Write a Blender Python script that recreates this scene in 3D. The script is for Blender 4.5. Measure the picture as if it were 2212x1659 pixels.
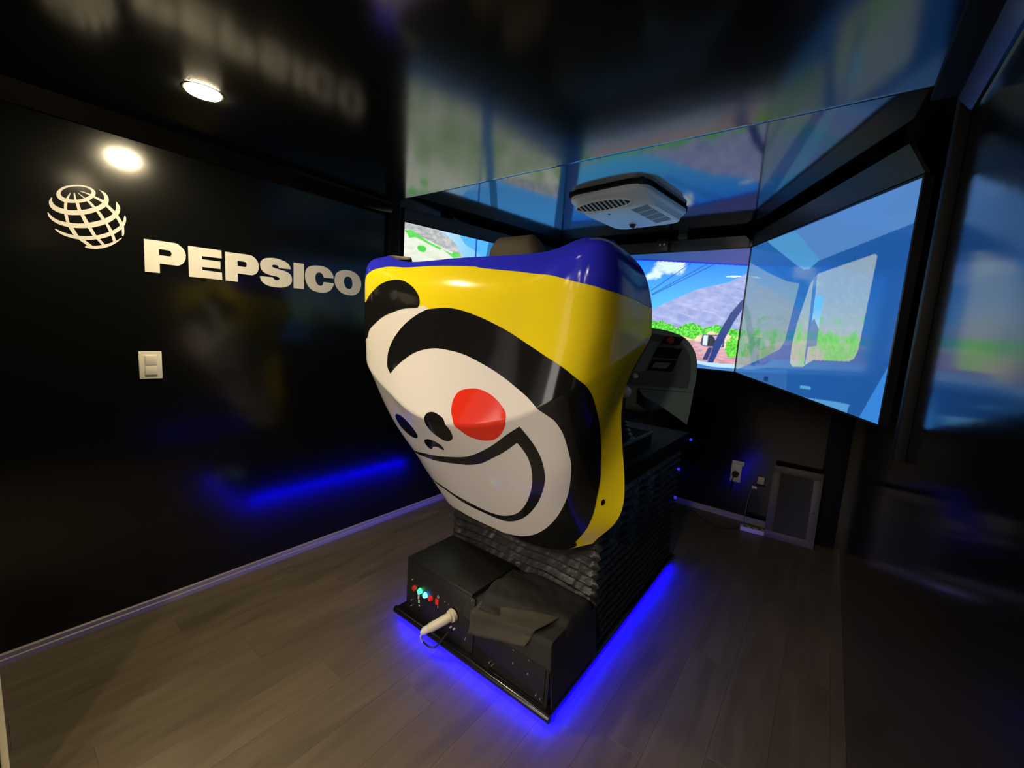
import bpy, bmesh, math, random
import numpy as np
from mathutils import Vector, Matrix, noise
from mathutils.geometry import delaunay_2d_cdt

for o in list(bpy.data.objects):
    bpy.data.objects.remove(o)
scene = bpy.context.scene
COL = scene.collection

# ------------------------------------------------------------------ camera
W_PX, H_PX = 2212.0, 1659.0
F_PX = 902.69
cam_d = bpy.data.cameras.new('camera')
cam = bpy.data.objects.new('camera', cam_d)
COL.objects.link(cam)
cam_d.sensor_fit = 'HORIZONTAL'
cam_d.sensor_width = 36.0
cam_d.lens = F_PX / W_PX * 36.0
cam_d.clip_start = 0.01
cam_d.clip_end = 50
R3 = Matrix(((0.79105985, -0.12918472, 0.59794282),
             (0.60830334, 0.06267102, -0.79122651),
             (0.06474069, 0.98963814, 0.12816003)))
cam.matrix_world = Matrix.Translation((0, 0, 1.5)) @ R3.to_4x4()
scene.camera = cam

# ------------------------------------------------------------------ world, light levels, view
DOORWAY_FILL = 4.6          # added fill light, let in through a made-up doorway at the rear
wd = bpy.data.worlds.new('world')
scene.world = wd
wd.use_nodes = True
wd.node_tree.nodes['Background'].inputs[0].default_value = (1.0, 0.93, 0.85, 1)
wd.node_tree.nodes['Background'].inputs[1].default_value = DOORWAY_FILL
scene.view_settings.view_transform = 'Standard'
scene.view_settings.look = 'None'
scene.view_settings.exposure = 0.0
scene.view_settings.gamma = 1.0
scene.view_settings.use_curve_mapping = False
scene.cycles.use_denoising = True
scene.cycles.max_bounces = 8
scene.cycles.sample_clamp_indirect = 6.0
LAMP_STRENGTH = 560.0
LAMP2_STRENGTH = 45.0
REAR_FILL_STRENGTH = 430.0  # for the added lamps behind the camera
LAMP_COLOR = (1.0, 0.82, 0.50)
TV_STRENGTH = 1.25
LED_STRENGTH = 190.0

NET = [[[0.0,1.473,0.563],[0.214,1.486,0.562],[0.35,1.498,0.585],[0.472,1.536,0.642]],[[0.0,1.343,0.77],[0.252,1.351,0.783],[0.437,1.375,0.818],[0.609,1.469,0.872]],[[0.0,1.206,0.963],[0.28,1.22,0.993],[0.52,1.252,1.068],[0.57,1.459,1.269]],[[0.0,1.06,1.138],[0.29,1.096,1.185],[0.569,1.152,1.348],[0.625,1.536,1.515]],[[0.0,1.103,1.415],[0.311,1.115,1.452],[0.589,1.151,1.538],[0.622,1.507,1.626]],[[0.0,1.117,1.618],[0.327,1.128,1.654],[0.585,1.153,1.749],[0.599,1.439,1.739]],[[0.0,1.177,1.76],[0.341,1.195,1.762],[0.499,1.202,1.799],[0.53,1.338,1.818]]]
XC = -1.16
UVP = {"band_out":[[2.68,4.65],[2.95,4.71],[3.19,4.67],[3.46,4.53],[3.72,4.35],[3.98,4.15],[4.19,3.97],[4.41,3.77],[4.71,3.45],[5.0,3.0],[5.09,2.84],[5.18,2.62],[5.28,2.38],[5.41,2.07],[5.5,1.78],[5.51,1.63],[5.52,1.45],[5.48,1.19],[5.47,0.89],[5.45,0.53],[5.36,0.23],[5.1,0.0]],"band_in":[[1.49,0.05],[1.97,0.0],[2.46,0.0],[3.1,0.0],[3.57,0.09],[3.89,0.22],[4.2,0.39],[4.52,0.63],[4.74,0.9],[4.86,1.21],[4.9,1.51],[4.89,1.81],[4.87,2.04],[4.81,2.29],[4.75,2.52],[4.66,2.73],[4.6,2.82],[4.51,2.95],[4.32,3.23],[4.09,3.46],[3.87,3.63],[3.64,3.77],[3.35,3.91],[3.11,3.97],[2.85,3.98],[2.64,3.92],[2.44,3.82],[2.23,3.66],[2.01,3.46],[1.89,3.31]],"band_l":[[1.82,3.37],[1.81,3.49],[1.84,3.67],[1.95,3.91],[2.16,4.19],[2.38,4.42],[2.55,4.57]],"ear":[[1.25,4.29],[1.35,4.42],[1.51,4.63],[1.68,4.88],[1.89,5.11],[2.09,5.18],[2.3,5.09],[2.44,4.93],[2.49,4.77],[2.47,4.66],[2.43,4.62],[2.18,4.53],[1.94,4.39],[1.72,4.22],[1.53,4.0],[1.37,3.78],[1.29,3.58]],"whiteTop":[[1.29,3.58],[1.37,3.78],[1.53,4.0],[1.72,4.22],[1.94,4.39],[2.18,4.53],[2.43,4.62],[2.51,4.67],[2.68,4.65]],"cheek":[[3.53,3.47],[3.36,3.44],[3.28,3.34],[3.27,3.19],[3.32,3.07],[3.39,2.92],[3.49,2.75],[3.66,2.66],[3.84,2.67],[3.97,2.78],[4.07,2.96],[4.06,3.11],[3.95,3.26],[3.81,3.38],[3.66,3.45]],"eyeR":[[2.8,2.98],[2.84,3.07],[2.94,3.12],[3.06,3.11],[3.18,3.05],[3.23,2.89],[3.2,2.69],[3.12,2.57],[3.0,2.49],[2.87,2.52],[2.77,2.63],[2.74,2.8]],"eyeL":[[1.61,2.29],[1.73,2.39],[1.9,2.42],[2.05,2.32],[2.1,2.14],[2.01,1.99],[1.85,1.9],[1.7,1.91],[1.56,2.01],[1.55,2.16]],"nose":[[2.25,2.06],[2.35,2.17],[2.5,2.27],[2.65,2.3],[2.76,2.26],[2.77,2.15],[2.71,2.1],[2.62,2.12],[2.5,2.06],[2.43,2.0],[2.35,1.9],[2.27,1.88],[2.22,1.93]],"mouth":[[1.15,1.3],[1.72,1.48],[2.27,1.69],[2.83,1.97],[3.24,2.16],[3.51,2.34],[3.78,2.54],[4.02,2.73],[4.23,2.84],[4.3,2.65],[4.37,2.45],[4.43,2.23],[4.46,1.98],[4.46,1.77],[4.4,1.49],[4.29,1.21],[4.09,0.93],[3.84,0.68],[3.57,0.5],[3.32,0.43],[2.89,0.44],[2.34,0.47],[1.78,0.57],[0.87,0.53],[0.82,0.58],[1.74,0.65],[2.16,0.61],[2.64,0.57],[3.01,0.54],[3.33,0.57],[3.55,0.66],[3.78,0.82],[3.99,1.08],[4.14,1.37],[4.23,1.67],[4.26,2.0],[4.24,2.24],[4.19,2.42],[4.14,2.55],[3.96,2.41],[3.68,2.21],[3.42,2.02],[3.16,1.9],[2.8,1.77],[2.15,1.5],[1.54,1.35]],"blue":[[1.21,4.8],[1.34,4.97],[1.48,5.2],[1.75,5.63],[2.4,5.81],[3.14,5.73],[3.31,5.66],[3.56,5.55],[3.88,5.36],[4.24,5.04],[4.63,4.66],[5.01,4.44],[5.37,4.31],[5.7,4.17],[5.98,3.9]],"dot":[[5.61,1.11]]}
LETTERS = [[[[0.5252,1.8011],[0.6351,1.8044],[0.6537,1.7985],[0.6682,1.7861],[0.6773,1.7686],[0.6795,1.7498],[0.6762,1.7313],[0.6671,1.7144],[0.6551,1.7048],[0.6423,1.7008],[0.5785,1.7001],[0.5778,1.6565],[0.5242,1.6554]],[[0.5775,1.7653],[0.6144,1.766],[0.6214,1.7623],[0.6248,1.7529],[0.6229,1.7438],[0.6166,1.7389],[0.5782,1.7384]]],[[[0.6896,1.8024],[0.8296,1.8052],[0.8303,1.766],[0.7443,1.7632],[0.7455,1.7481],[0.8236,1.7491],[0.8236,1.7116],[0.7448,1.7105],[0.746,1.6953],[0.8297,1.695],[0.8304,1.6586],[0.6903,1.6558]],[]],[[[0.8455,1.8026],[0.9522,1.8057],[0.976,1.8013],[0.992,1.7883],[1.0026,1.7684],[1.0045,1.7485],[1.0007,1.729],[0.991,1.7131],[0.9774,1.7045],[0.964,1.7012],[0.9019,1.7018],[0.9012,1.6572],[0.846,1.6579]],[[0.9013,1.7661],[0.9347,1.7665],[0.9424,1.763],[0.9462,1.7551],[0.944,1.7434],[0.9369,1.7394],[0.9016,1.7396]]],[[[1.175,1.7639],[1.172,1.7758],[1.1614,1.7909],[1.1434,1.8017],[1.1197,1.8083],[1.0905,1.8114],[1.0647,1.8093],[1.0393,1.8027],[1.024,1.7922],[1.0141,1.7775],[1.0126,1.7598],[1.0165,1.743],[1.0274,1.7285],[1.0469,1.7196],[1.0725,1.7143],[1.0956,1.7124],[1.1102,1.7089],[1.1146,1.702],[1.1101,1.6953],[1.0984,1.6923],[1.0867,1.6937],[1.0796,1.7003],[1.0767,1.705],[1.0105,1.7027],[1.0131,1.6869],[1.0213,1.6733],[1.0379,1.6621],[1.0605,1.6545],[1.0922,1.6522],[1.1247,1.6545],[1.1518,1.6624],[1.1702,1.6754],[1.1801,1.6937],[1.181,1.7124],[1.1749,1.7301],[1.1612,1.742],[1.1431,1.7485],[1.1193,1.7525],[1.093,1.7561],[1.0757,1.7609],[1.0715,1.7661],[1.0758,1.7722],[1.0874,1.7752],[1.1019,1.7733],[1.1077,1.7673],[1.1105,1.7602]],[]],[[[1.1921,1.805],[1.2503,1.8061],[1.2505,1.6598],[1.1918,1.6593]],[]],[[[1.4381,1.7462],[1.4324,1.7661],[1.4215,1.7845],[1.4,1.8012],[1.372,1.8093],[1.3411,1.81],[1.3109,1.8062],[1.2844,1.7963],[1.2681,1.7811],[1.2601,1.761],[1.2585,1.7354],[1.2618,1.7105],[1.2732,1.6864],[1.2914,1.6661],[1.3182,1.6546],[1.3489,1.6511],[1.3801,1.6545],[1.4048,1.6632],[1.4243,1.6814],[1.4349,1.7012],[1.4384,1.7177],[1.3727,1.7167],[1.3693,1.7031],[1.3607,1.6938],[1.3486,1.6917],[1.3349,1.6972],[1.3247,1.7106],[1.3196,1.731],[1.3211,1.7505],[1.3295,1.7646],[1.3431,1.7705],[1.3585,1.7688],[1.3689,1.7572],[1.3742,1.7442]],[]],[[[1.4454,1.7344],[1.447,1.7581],[1.4576,1.7831],[1.4795,1.7997],[1.5054,1.8087],[1.5395,1.812],[1.5705,1.808],[1.5983,1.7946],[1.6186,1.7746],[1.6292,1.7477],[1.6298,1.7194],[1.6183,1.6896],[1.6006,1.6699],[1.5771,1.6576],[1.5498,1.6548],[1.5152,1.6574],[1.4849,1.6679],[1.4624,1.6892],[1.4493,1.7113]],[[1.5064,1.7423],[1.5118,1.7584],[1.523,1.7685],[1.5402,1.7726],[1.5557,1.7661],[1.5657,1.75],[1.5688,1.7278],[1.5645,1.7063],[1.553,1.6952],[1.5375,1.6945],[1.5221,1.7013],[1.5105,1.7189]]]]
GLOBE = [[[[0.2615,1.9192],[0.2652,1.9322],[0.2758,1.9473],[0.29,1.9592],[0.308,1.9683],[0.3274,1.9741],[0.3456,1.9766],[0.3626,1.9736],[0.373,1.966],[0.3759,1.9569],[0.3733,1.9446],[0.3633,1.9301],[0.3494,1.9174],[0.3333,1.9077],[0.3149,1.9005],[0.2969,1.8962],[0.2818,1.8956],[0.2697,1.9009],[0.2634,1.9095]],[[0.2736,1.9243],[0.2764,1.9354],[0.2857,1.9476],[0.2999,1.9578],[0.3154,1.965],[0.331,1.9696],[0.3467,1.9707],[0.3584,1.9671],[0.3634,1.9605],[0.3623,1.9513],[0.3558,1.9405],[0.3434,1.9282],[0.3286,1.9188],[0.3129,1.9127],[0.2976,1.9103],[0.2851,1.9112],[0.2767,1.9166]]],[[[0.2474,1.9037],[0.2421,1.8934],[0.2396,1.8808],[0.2425,1.8662],[0.2528,1.8552],[0.2671,1.8494],[0.2869,1.8479],[0.3125,1.8519],[0.3389,1.8607],[0.3648,1.8748],[0.3901,1.8939],[0.406,1.9108],[0.4137,1.9275],[0.4157,1.9427],[0.4121,1.9563],[0.4029,1.9674],[0.3875,1.9732],[0.3946,1.965],[0.4003,1.9548],[0.4012,1.9423],[0.3971,1.9285],[0.3868,1.913],[0.3727,1.9003],[0.352,1.8868],[0.3292,1.8761],[0.3057,1.8691],[0.2854,1.867],[0.2682,1.8695],[0.2562,1.8758],[0.2501,1.8853],[0.2485,1.8951],[0.2502,1.9032]],[]],[[[0.2335,1.8426],[0.2357,1.8287],[0.2447,1.8154],[0.2576,1.8063],[0.2746,1.8007],[0.2959,1.799],[0.3218,1.8025],[0.3484,1.8094],[0.3759,1.821],[0.4043,1.8395],[0.4293,1.863],[0.4446,1.8873],[0.4506,1.9094],[0.4483,1.9256],[0.4382,1.9406],[0.4386,1.9231],[0.4361,1.9057],[0.4274,1.8868],[0.4126,1.8701],[0.3953,1.8558],[0.3727,1.8413],[0.3467,1.8288],[0.3226,1.8206],[0.3006,1.8172],[0.2804,1.8169],[0.2619,1.8195],[0.2489,1.8267],[0.2397,1.8365],[0.2359,1.8432]],[]],[[[0.2502,1.7821],[0.2595,1.772],[0.2727,1.7634],[0.2926,1.7579],[0.3157,1.7558],[0.3394,1.7585],[0.3666,1.7659],[0.3947,1.7781],[0.4237,1.7982],[0.4477,1.8222],[0.4617,1.8443],[0.4682,1.8667],[0.4676,1.8817],[0.4647,1.8885],[0.4616,1.8783],[0.4573,1.8603],[0.447,1.8409],[0.4304,1.8222],[0.4098,1.8055],[0.3883,1.7916],[0.3645,1.7801],[0.3401,1.7732],[0.3163,1.77],[0.2932,1.7704],[0.2733,1.775],[0.26,1.7808],[0.2528,1.7839]],[]],[[[0.3337,1.7265],[0.3485,1.7247],[0.3676,1.7274],[0.3886,1.7341],[0.4101,1.7466],[0.4294,1.7626],[0.443,1.7777],[0.4522,1.789],[0.4493,1.7903],[0.4297,1.7712],[0.4078,1.7574],[0.3863,1.7467],[0.3654,1.7395],[0.3491,1.7364],[0.3356,1.7345]],[]],[[[0.3027,1.9378],[0.2951,1.9113],[0.2912,1.8964],[0.2886,1.8678],[0.2895,1.8488],[0.293,1.8181],[0.3047,1.796],[0.3176,1.7702],[0.3341,1.7574],[0.3572,1.7374],[0.3423,1.7345],[0.3157,1.7564],[0.3011,1.7739],[0.2895,1.7979],[0.2842,1.8178],[0.28,1.8465],[0.2798,1.8673],[0.2825,1.8958],[0.2882,1.9112],[0.2945,1.9251]],[]],[[[0.3109,1.9384],[0.3142,1.9393],[0.3181,1.9142],[0.324,1.9034],[0.3293,1.8783],[0.3375,1.859],[0.3494,1.8304],[0.3579,1.8115],[0.3695,1.7848],[0.3818,1.769],[0.3962,1.7496],[0.3863,1.7458],[0.3701,1.7666],[0.3591,1.779],[0.3457,1.8088],[0.336,1.8273],[0.3263,1.8562],[0.3194,1.874],[0.3143,1.9026],[0.311,1.9122]],[]],[[[0.3226,1.9409],[0.3258,1.9409],[0.3434,1.9282],[0.3549,1.9207],[0.3727,1.9003],[0.3842,1.8851],[0.3996,1.8596],[0.4086,1.8414],[0.4215,1.8146],[0.4265,1.7979],[0.4312,1.7734],[0.4223,1.7659],[0.417,1.7911],[0.4107,1.8085],[0.4,1.8376],[0.3896,1.8517],[0.3745,1.8808],[0.3631,1.8959],[0.3481,1.9161],[0.3381,1.9267]],[]],[[[0.3288,1.9505],[0.3328,1.9517],[0.3582,1.9483],[0.3719,1.9433],[0.3987,1.9335],[0.412,1.9197],[0.4336,1.8976],[0.4436,1.8815],[0.4563,1.8544],[0.4599,1.8363],[0.4597,1.8116],[0.4562,1.7975],[0.4526,1.7986],[0.4516,1.8288],[0.4458,1.8463],[0.4353,1.8701],[0.4247,1.8879],[0.4046,1.9104],[0.3928,1.9237],[0.3676,1.9367],[0.3546,1.9429]],[]]]
TVP = {"R_roof":[[0.4079,0.9945],[0.9996,1.0023],[1.0012,0.8287],[0.6049,0.7663]],"R_teal":[[0.1652,0.9994],[0.4079,0.9945],[0.6093,0.77],[0.5479,0.7298],[0.5136,0.7332],[0.4601,0.7672]],"R_wind":[[-0.0555,0.9059],[0.0355,0.8661],[0.2358,0.7585],[0.398,0.6815],[0.4979,0.6541],[0.4528,0.3021],[0.4223,0.243],[0.2529,0.1452],[0.0184,0.0252],[-0.0337,0.0506]],"R_side":[[0.5903,0.6686],[0.611,0.6935],[0.8714,0.7361],[0.8824,0.7326],[0.8872,0.7233],[0.8765,0.3592],[0.8742,0.2988],[0.863,0.2579],[0.8435,0.2412],[0.6632,0.2156],[0.6233,0.1845],[0.6029,0.1654],[0.5356,0.1532],[0.5131,0.1744],[0.5082,0.2707],[0.5228,0.4126],[0.5468,0.5276],[0.5698,0.6376]],"R_div":[[0.5861,0.677],[0.6067,0.6866],[0.615,0.5705],[0.6179,0.2843],[0.6176,0.1834],[0.609,0.1817],[0.6065,0.2829],[0.5923,0.5724]],"R_mirG":[[0.6173,0.5729],[0.658,0.5684],[0.6642,0.5466],[0.6644,0.3865],[0.6309,0.4415],[0.6176,0.4284]],"R_mirD":[[0.6176,0.4284],[0.6305,0.4441],[0.6644,0.3865],[0.6687,0.2957],[0.6183,0.2817],[0.6022,0.3356]],"R_handle":[[0.6057,0.0578],[0.6668,0.0689],[0.674,0.0629],[0.6721,0.0515],[0.6086,0.0412]],"R_pocket":[[0.6366,-0.0014],[0.8602,0.0403],[0.8742,0.03],[0.8723,-0.0036],[0.8,-0.0083]],"R_wedge":[[0.9995,0.26],[1.006,0.2513],[0.9973,-0.0066],[0.922,-0.0076]],"R_dash":[[0.0145,0.0248],[0.5006,0.1276],[0.5209,-0.0024],[0.0104,-0.006]],"R_vent":[[0.3208,0.0406],[0.3603,0.0475],[0.3599,0.0116],[0.3229,0.0101]],"C_roof":[[0.3728,1.1041],[1.0148,1.0264],[1.0098,0.8701],[0.4772,0.9587],[0.3803,0.9751]],"C_wires":[[0.7568,0.913],[0.5639,0.6651],[0.8359,0.8997],[0.5703,0.6338],[0.8666,0.8931],[0.5726,0.626]],"C_cont":[[0.919,0.7749],[0.9759,0.7836]],"C_cloud":[[0.5371,0.8062],[0.5565,0.8595],[0.5801,0.9117],[0.6226,0.9312],[0.7078,0.9169],[0.7118,0.828],[0.6726,0.8151],[0.6273,0.8553],[0.5965,0.7882],[0.5517,0.79]],"C_mtn":[[0.5617,0.4764],[0.6459,0.5573],[0.7959,0.6781],[0.9291,0.7326],[1.0296,0.8108],[1.0339,0.3451],[0.5704,0.3341]],"C_green":[[0.5856,0.3829],[0.6385,0.3944],[0.7012,0.3604],[0.744,0.3486],[0.7905,0.3899],[0.8404,0.3567],[0.8714,0.3593],[0.9088,0.3697],[0.9473,0.3514],[0.9845,0.3405],[1.0209,0.3299]],"C_greenB":[[0.59,0.3119],[0.6617,0.3028],[0.7135,0.3001],[0.7488,0.273],[0.7991,0.2558],[0.8447,0.2906],[0.8738,0.3229],[0.9502,0.3087],[1.0233,0.2951]],"C_road":[[0.7844,0.2315],[0.8408,0.2308],[0.9184,0.2256],[0.9916,0.1277],[1.0117,0.045],[0.8122,0.0536]],"C_bushR":[[0.9618,0.2454],[1.008,0.2581],[1.006,0.1299],[0.9743,0.1681]],"C_arm":[[1.0086,0.6139],[1.0123,0.5588],[0.9726,0.4102],[0.9393,0.2499],[0.9007,0.0318],[0.8771,0.035],[0.9019,0.2455],[0.9187,0.3344],[0.9534,0.4798],[0.9898,0.5791]],"C_arm2":[[0.8752,0.1833],[0.8944,0.1859],[0.8786,0.0725],[0.8548,0.076]],"C_box":[[0.8429,0.2948],[0.9325,0.2954],[0.9411,0.279],[0.9431,0.1926],[0.8471,0.1943],[0.8378,0.2155]],"C_boxW":[[0.8798,0.2898],[0.9218,0.2884],[0.9043,0.2092]],"C_hood":[[0.7922,0.1112],[0.8277,0.0639],[0.8911,0.0598],[1.0103,0.0663],[1.0155,-0.0117],[0.8009,-0.0247]],"C_bl":[[0.832,-0.0027],[0.4774,0.9578],[0.4667,1.0096]],"L_sky":[[0.1446,1.0372],[0.1928,1.0103],[0.5013,1.0076],[0.512,0.8733],[0.3078,0.8225],[0.2707,0.8992],[0.2349,0.9676],[0.2009,1.0102]],"L_hill":[[-0.0092,1.0132],[0.1527,1.0225],[0.2099,0.9773],[0.2702,0.9176],[0.3122,0.8238],[0.256,0.8266],[0.1929,0.863],[0.0978,0.9155],[0.0343,0.9566],[-0.008,0.947]],"L_green":[[0.0009,0.9418],[0.0344,0.9538],[0.079,0.9207],[0.1329,0.886],[0.1928,0.866],[0.1813,0.8473],[0.1178,0.8752],[0.0609,0.9031],[0.0249,0.891],[0.01,0.9254]],"L_green2":[[0.1972,0.8552],[0.2473,0.8364],[0.2635,0.8598],[0.3033,0.8276],[0.2568,0.802]],"L_blob":[[0.0885,0.831]],"L_pole":[[0.3867,1.006],[0.3901,0.8522]],"L_pillar":[[0.4681,1.0035],[0.5063,1.0058],[0.4442,0.8544],[0.4114,0.8452]],"L_hz":[[0.2888,1.0044],[0.303,0.9656],[0.3217,0.934],[0.3814,0.9014],[0.3837,0.8374],[0.3078,0.8225],[0.2614,0.9272],[0.2099,0.9773]]}


# ------------------------------------------------------------------ helpers
def srgb(r, g, b):
    f = lambda c: (c / 255 / 12.92) if c / 255 <= 0.04045 else ((c / 255 + 0.055) / 1.055) ** 2.4
    return (f(r), f(g), f(b))

def mat(name, col, rough=0.5, metal=0.0, ior=1.5, coat=0.0, coat_rough=0.1, vary=0.0, scale=6.0, bump=0.0,
        bump_scale=40.0, rough_vary=0.0, emit=None, emit_s=0.0, spec=0.5, stretch=None):
    m = bpy.data.materials.new(name)
    m.use_nodes = True
    nt = m.node_tree
    b = nt.nodes['Principled BSDF']
    b.inputs['Base Color'].default_value = (*col, 1)
    b.inputs['Roughness'].default_value = rough
    b.inputs['Metallic'].default_value = metal
    b.inputs['IOR'].default_value = ior
    b.inputs['Specular IOR Level'].default_value = spec
    b.inputs['Coat Weight'].default_value = coat
    b.inputs['Coat Roughness'].default_value = coat_rough
    tc = nt.nodes.new('ShaderNodeTexCoord')
    src = tc.outputs['Object']
    if stretch:
        mp = nt.nodes.new('ShaderNodeMapping')
        mp.inputs['Scale'].default_value = stretch
        nt.links.new(src, mp.inputs[0])
        src = mp.outputs[0]
    nz = nt.nodes.new('ShaderNodeTexNoise')
    nz.inputs['Scale'].default_value = scale
    nz.inputs['Detail'].default_value = 5
    nt.links.new(src, nz.inputs['Vector'])
    if vary > 0:
        mx = nt.nodes.new('ShaderNodeMix')
        mx.data_type = 'RGBA'
        mx.inputs['A'].default_value = (*[c * (1 - vary) for c in col], 1)
        mx.inputs['B'].default_value = (*[min(1, c * (1 + vary)) for c in col], 1)
        nt.links.new(nz.outputs['Fac'], mx.inputs['Factor'])
        nt.links.new(mx.outputs['Result'], b.inputs['Base Color'])
    if rough_vary > 0:
        mr = nt.nodes.new('ShaderNodeMapRange')
        mr.inputs['To Min'].default_value = max(0.0, rough - rough_vary)
        mr.inputs['To Max'].default_value = rough + rough_vary
        nt.links.new(nz.outputs['Fac'], mr.inputs['Value'])
        nt.links.new(mr.outputs[0], b.inputs['Roughness'])
    if bump > 0:
        n2 = nt.nodes.new('ShaderNodeTexNoise')
        n2.inputs['Scale'].default_value = bump_scale
        n2.inputs['Detail'].default_value = 3
        nt.links.new(src, n2.inputs['Vector'])
        bp = nt.nodes.new('ShaderNodeBump')
        bp.inputs['Strength'].default_value = 1.0
        bp.inputs['Distance'].default_value = bump
        nt.links.new(n2.outputs['Fac'], bp.inputs['Height'])
        nt.links.new(bp.outputs[0], b.inputs['Normal'])
    if emit:
        b.inputs['Emission Color'].default_value = (*emit, 1)
        b.inputs['Emission Strength'].default_value = emit_s
    return m

M = {}
M['wall'] = mat('black_gloss_panel', (0.0035, 0.0038, 0.0038), 0.16, ior=1.55, spec=.5, rough_vary=0.03, scale=3, bump=0.0012, bump_scale=2.2)
M['wall_right'] = mat('black_gloss_panel_side', (0.0025, 0.0027, 0.003), 0.12, ior=1.5, rough_vary=0.02, scale=3, bump=0.0015, bump_scale=2.0)
M['ceiling_far'] = mat('black_mirror_ceiling_far', (0.004, 0.0045, 0.0045), 0.085, ior=2.1, rough_vary=0.02, scale=2, bump=0.0014, bump_scale=1.7)
M['ceiling'] = mat('black_mirror_ceiling', (0.004, 0.0045, 0.0045), 0.15, ior=1.9, rough_vary=0.02, scale=2, bump=0.0016, bump_scale=1.7)
M['cornice'] = mat('black_gloss_cornice', (0.002, 0.002, 0.002), 0.07, spec=.3, vary=0.1)
M['trim'] = mat('black_matt_trim', (0.005, 0.005, 0.005), 0.6, spec=.15, vary=0.2)
M['valance'] = mat('dark_grey_satin_board', (0.04, 0.042, 0.042), 0.26, vary=0.1)
M['baseboard'] = mat('greige_baseboard', (0.30, 0.27, 0.21), 0.42, vary=0.12, scale=9, stretch=(6, 0.6, 6))
M['base_near'] = mat('cream_baseboard', (0.75, 0.68, 0.50), 0.45, vary=0.05)
M['white_vinyl'] = mat('white_vinyl_lettering', (0.78, 0.76, 0.70), 0.35, vary=0.03)
M['switch'] = mat('ivory_plastic', (0.80, 0.78, 0.68), 0.3, vary=0.03)
M['yellow'] = mat('yellow_gloss_paint', (0.78, 0.62, 0.012), 0.15, vary=0.02, spec=.12)
M['blue'] = mat('blue_gloss_paint', (0.022, 0.025, 0.55), 0.13, vary=0.04, spec=.15)
M['black_vinyl'] = mat('black_gloss_vinyl', (0.008, 0.008, 0.008), 0.11, vary=0.1)
M['white_gloss'] = mat('white_gloss_vinyl', (0.74, 0.70, 0.66), 0.1, spec=.4, vary=0.02)
M['red_gloss'] = mat('red_gloss_vinyl', (0.80, 0.035, 0.014), 0.1, spec=.4, vary=0.03)
M['lining'] = mat('black_lining', (0.005, 0.005, 0.005), 0.7, spec=.12, vary=0.2)
M['cream'] = mat('raw_cream_edge', (0.75, 0.68, 0.48), 0.5, vary=0.05)
M['seat'] = mat('dark_brown_upholstery', (0.060, 0.048, 0.030), 0.75, vary=0.15, scale=60, bump=0.0006, bump_scale=300)
M['powder'] = mat('black_powder_coat', (0.010, 0.010, 0.010), 0.38, vary=0.2, bump=0.0002, bump_scale=400)
M['gloss_edge'] = mat('black_gloss_edge', (0.006, 0.006, 0.006), 0.16, vary=0.1)
M['bellows'] = mat('black_coated_fabric', (0.022, 0.022, 0.022), 0.42, vary=0.3, scale=30, bump=0.003, bump_scale=45)
M['flap'] = mat('faded_black_cloth', (0.045, 0.040, 0.028), 0.85, vary=0.15, scale=40, bump=0.0006, bump_scale=350)
M['cloth'] = mat('black_woven_cloth', (0.014, 0.014, 0.011), 0.85, vary=0.2, scale=40, bump=0.0008, bump_scale=350)
M['dash'] = mat('grey_dash_plastic', (0.125, 0.175, 0.16), 0.5, vary=0.08, bump=0.0003, bump_scale=300)
M['dash_dark'] = mat('dark_dash_plastic', (0.055, 0.062, 0.060), 0.45, vary=0.1)
M['red_plastic'] = mat('red_button_plastic', (0.55, 0.03, 0.015), 0.35, vary=0.05)
M['chrome'] = mat('bright_metal', (0.75, 0.74, 0.70), 0.25, metal=1.0, vary=0.03)
M['ac'] = mat('white_ac_plastic', (0.86, 0.88, 0.90), 0.4, vary=0.03)
M['dark_hole'] = mat('dark_opening', (0.01, 0.01, 0.012), 0.6, vary=0.1)
M['bezel'] = mat('tv_bezel_black', (0.008, 0.008, 0.009), 0.3, vary=0.1)
M['grey_frame'] = mat('grey_painted_frame', (0.085, 0.076, 0.056), 0.5, vary=0.08)
M['mesh'] = mat('dark_filter_mesh', (0.028, 0.025, 0.019), 0.7, vary=0.25, scale=120)
M['white_plastic'] = mat('white_plastic', (0.70, 0.68, 0.66), 0.35, vary=0.04)
M['plug'] = mat('beige_plug_plastic', (0.62, 0.56, 0.42), 0.4, vary=0.05)
M['black_rubber'] = mat('black_rubber', (0.012, 0.012, 0.012), 0.5, vary=0.1)
M['grey_cable'] = mat('grey_cable', (0.16, 0.15, 0.17), 0.5, vary=0.1)
M['white_print'] = mat('white_print', (0.7, 0.7, 0.7), 0.5, vary=0.02)
M['lamp'] = mat('lamp_diffuser', (0.9, 0.85, 0.7), 0.5, emit=LAMP_COLOR, emit_s=LAMP_STRENGTH)
M['lamp_dim'] = mat('lamp_diffuser_dimmer', (0.9, 0.85, 0.7), 0.5, emit=LAMP_COLOR, emit_s=LAMP2_STRENGTH)
M['fill_rear'] = mat('added_fill_rear', (0.9, 0.85, 0.75), 0.5, emit=(1.0, .84, .66), emit_s=REAR_FILL_STRENGTH)  # for unseen lamps added as frontal fill
M['fill_rear_strong'] = mat('added_fill_rear_strong', (0.9, 0.85, 0.75), 0.5, emit=(1.0, .84, .66), emit_s=REAR_FILL_STRENGTH * 2.3)  # stronger added fill for the right side of the shell
M['led'] = mat('blue_led_tape', (0.02, 0.02, 0.3), 0.5, emit=(0.0008, 0.0, 1.0), emit_s=LED_STRENGTH)
M['led_green'] = mat('green_button_light', (0.02, 0.3, 0.1), 0.4, emit=(0.03, 1.0, 0.25), emit_s=3.0)
M['led_blue'] = mat('blue_button_light', (0.05, 0.2, 0.6), 0.4, emit=(0.06, 0.35, 1.0), emit_s=5.0)
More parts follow.
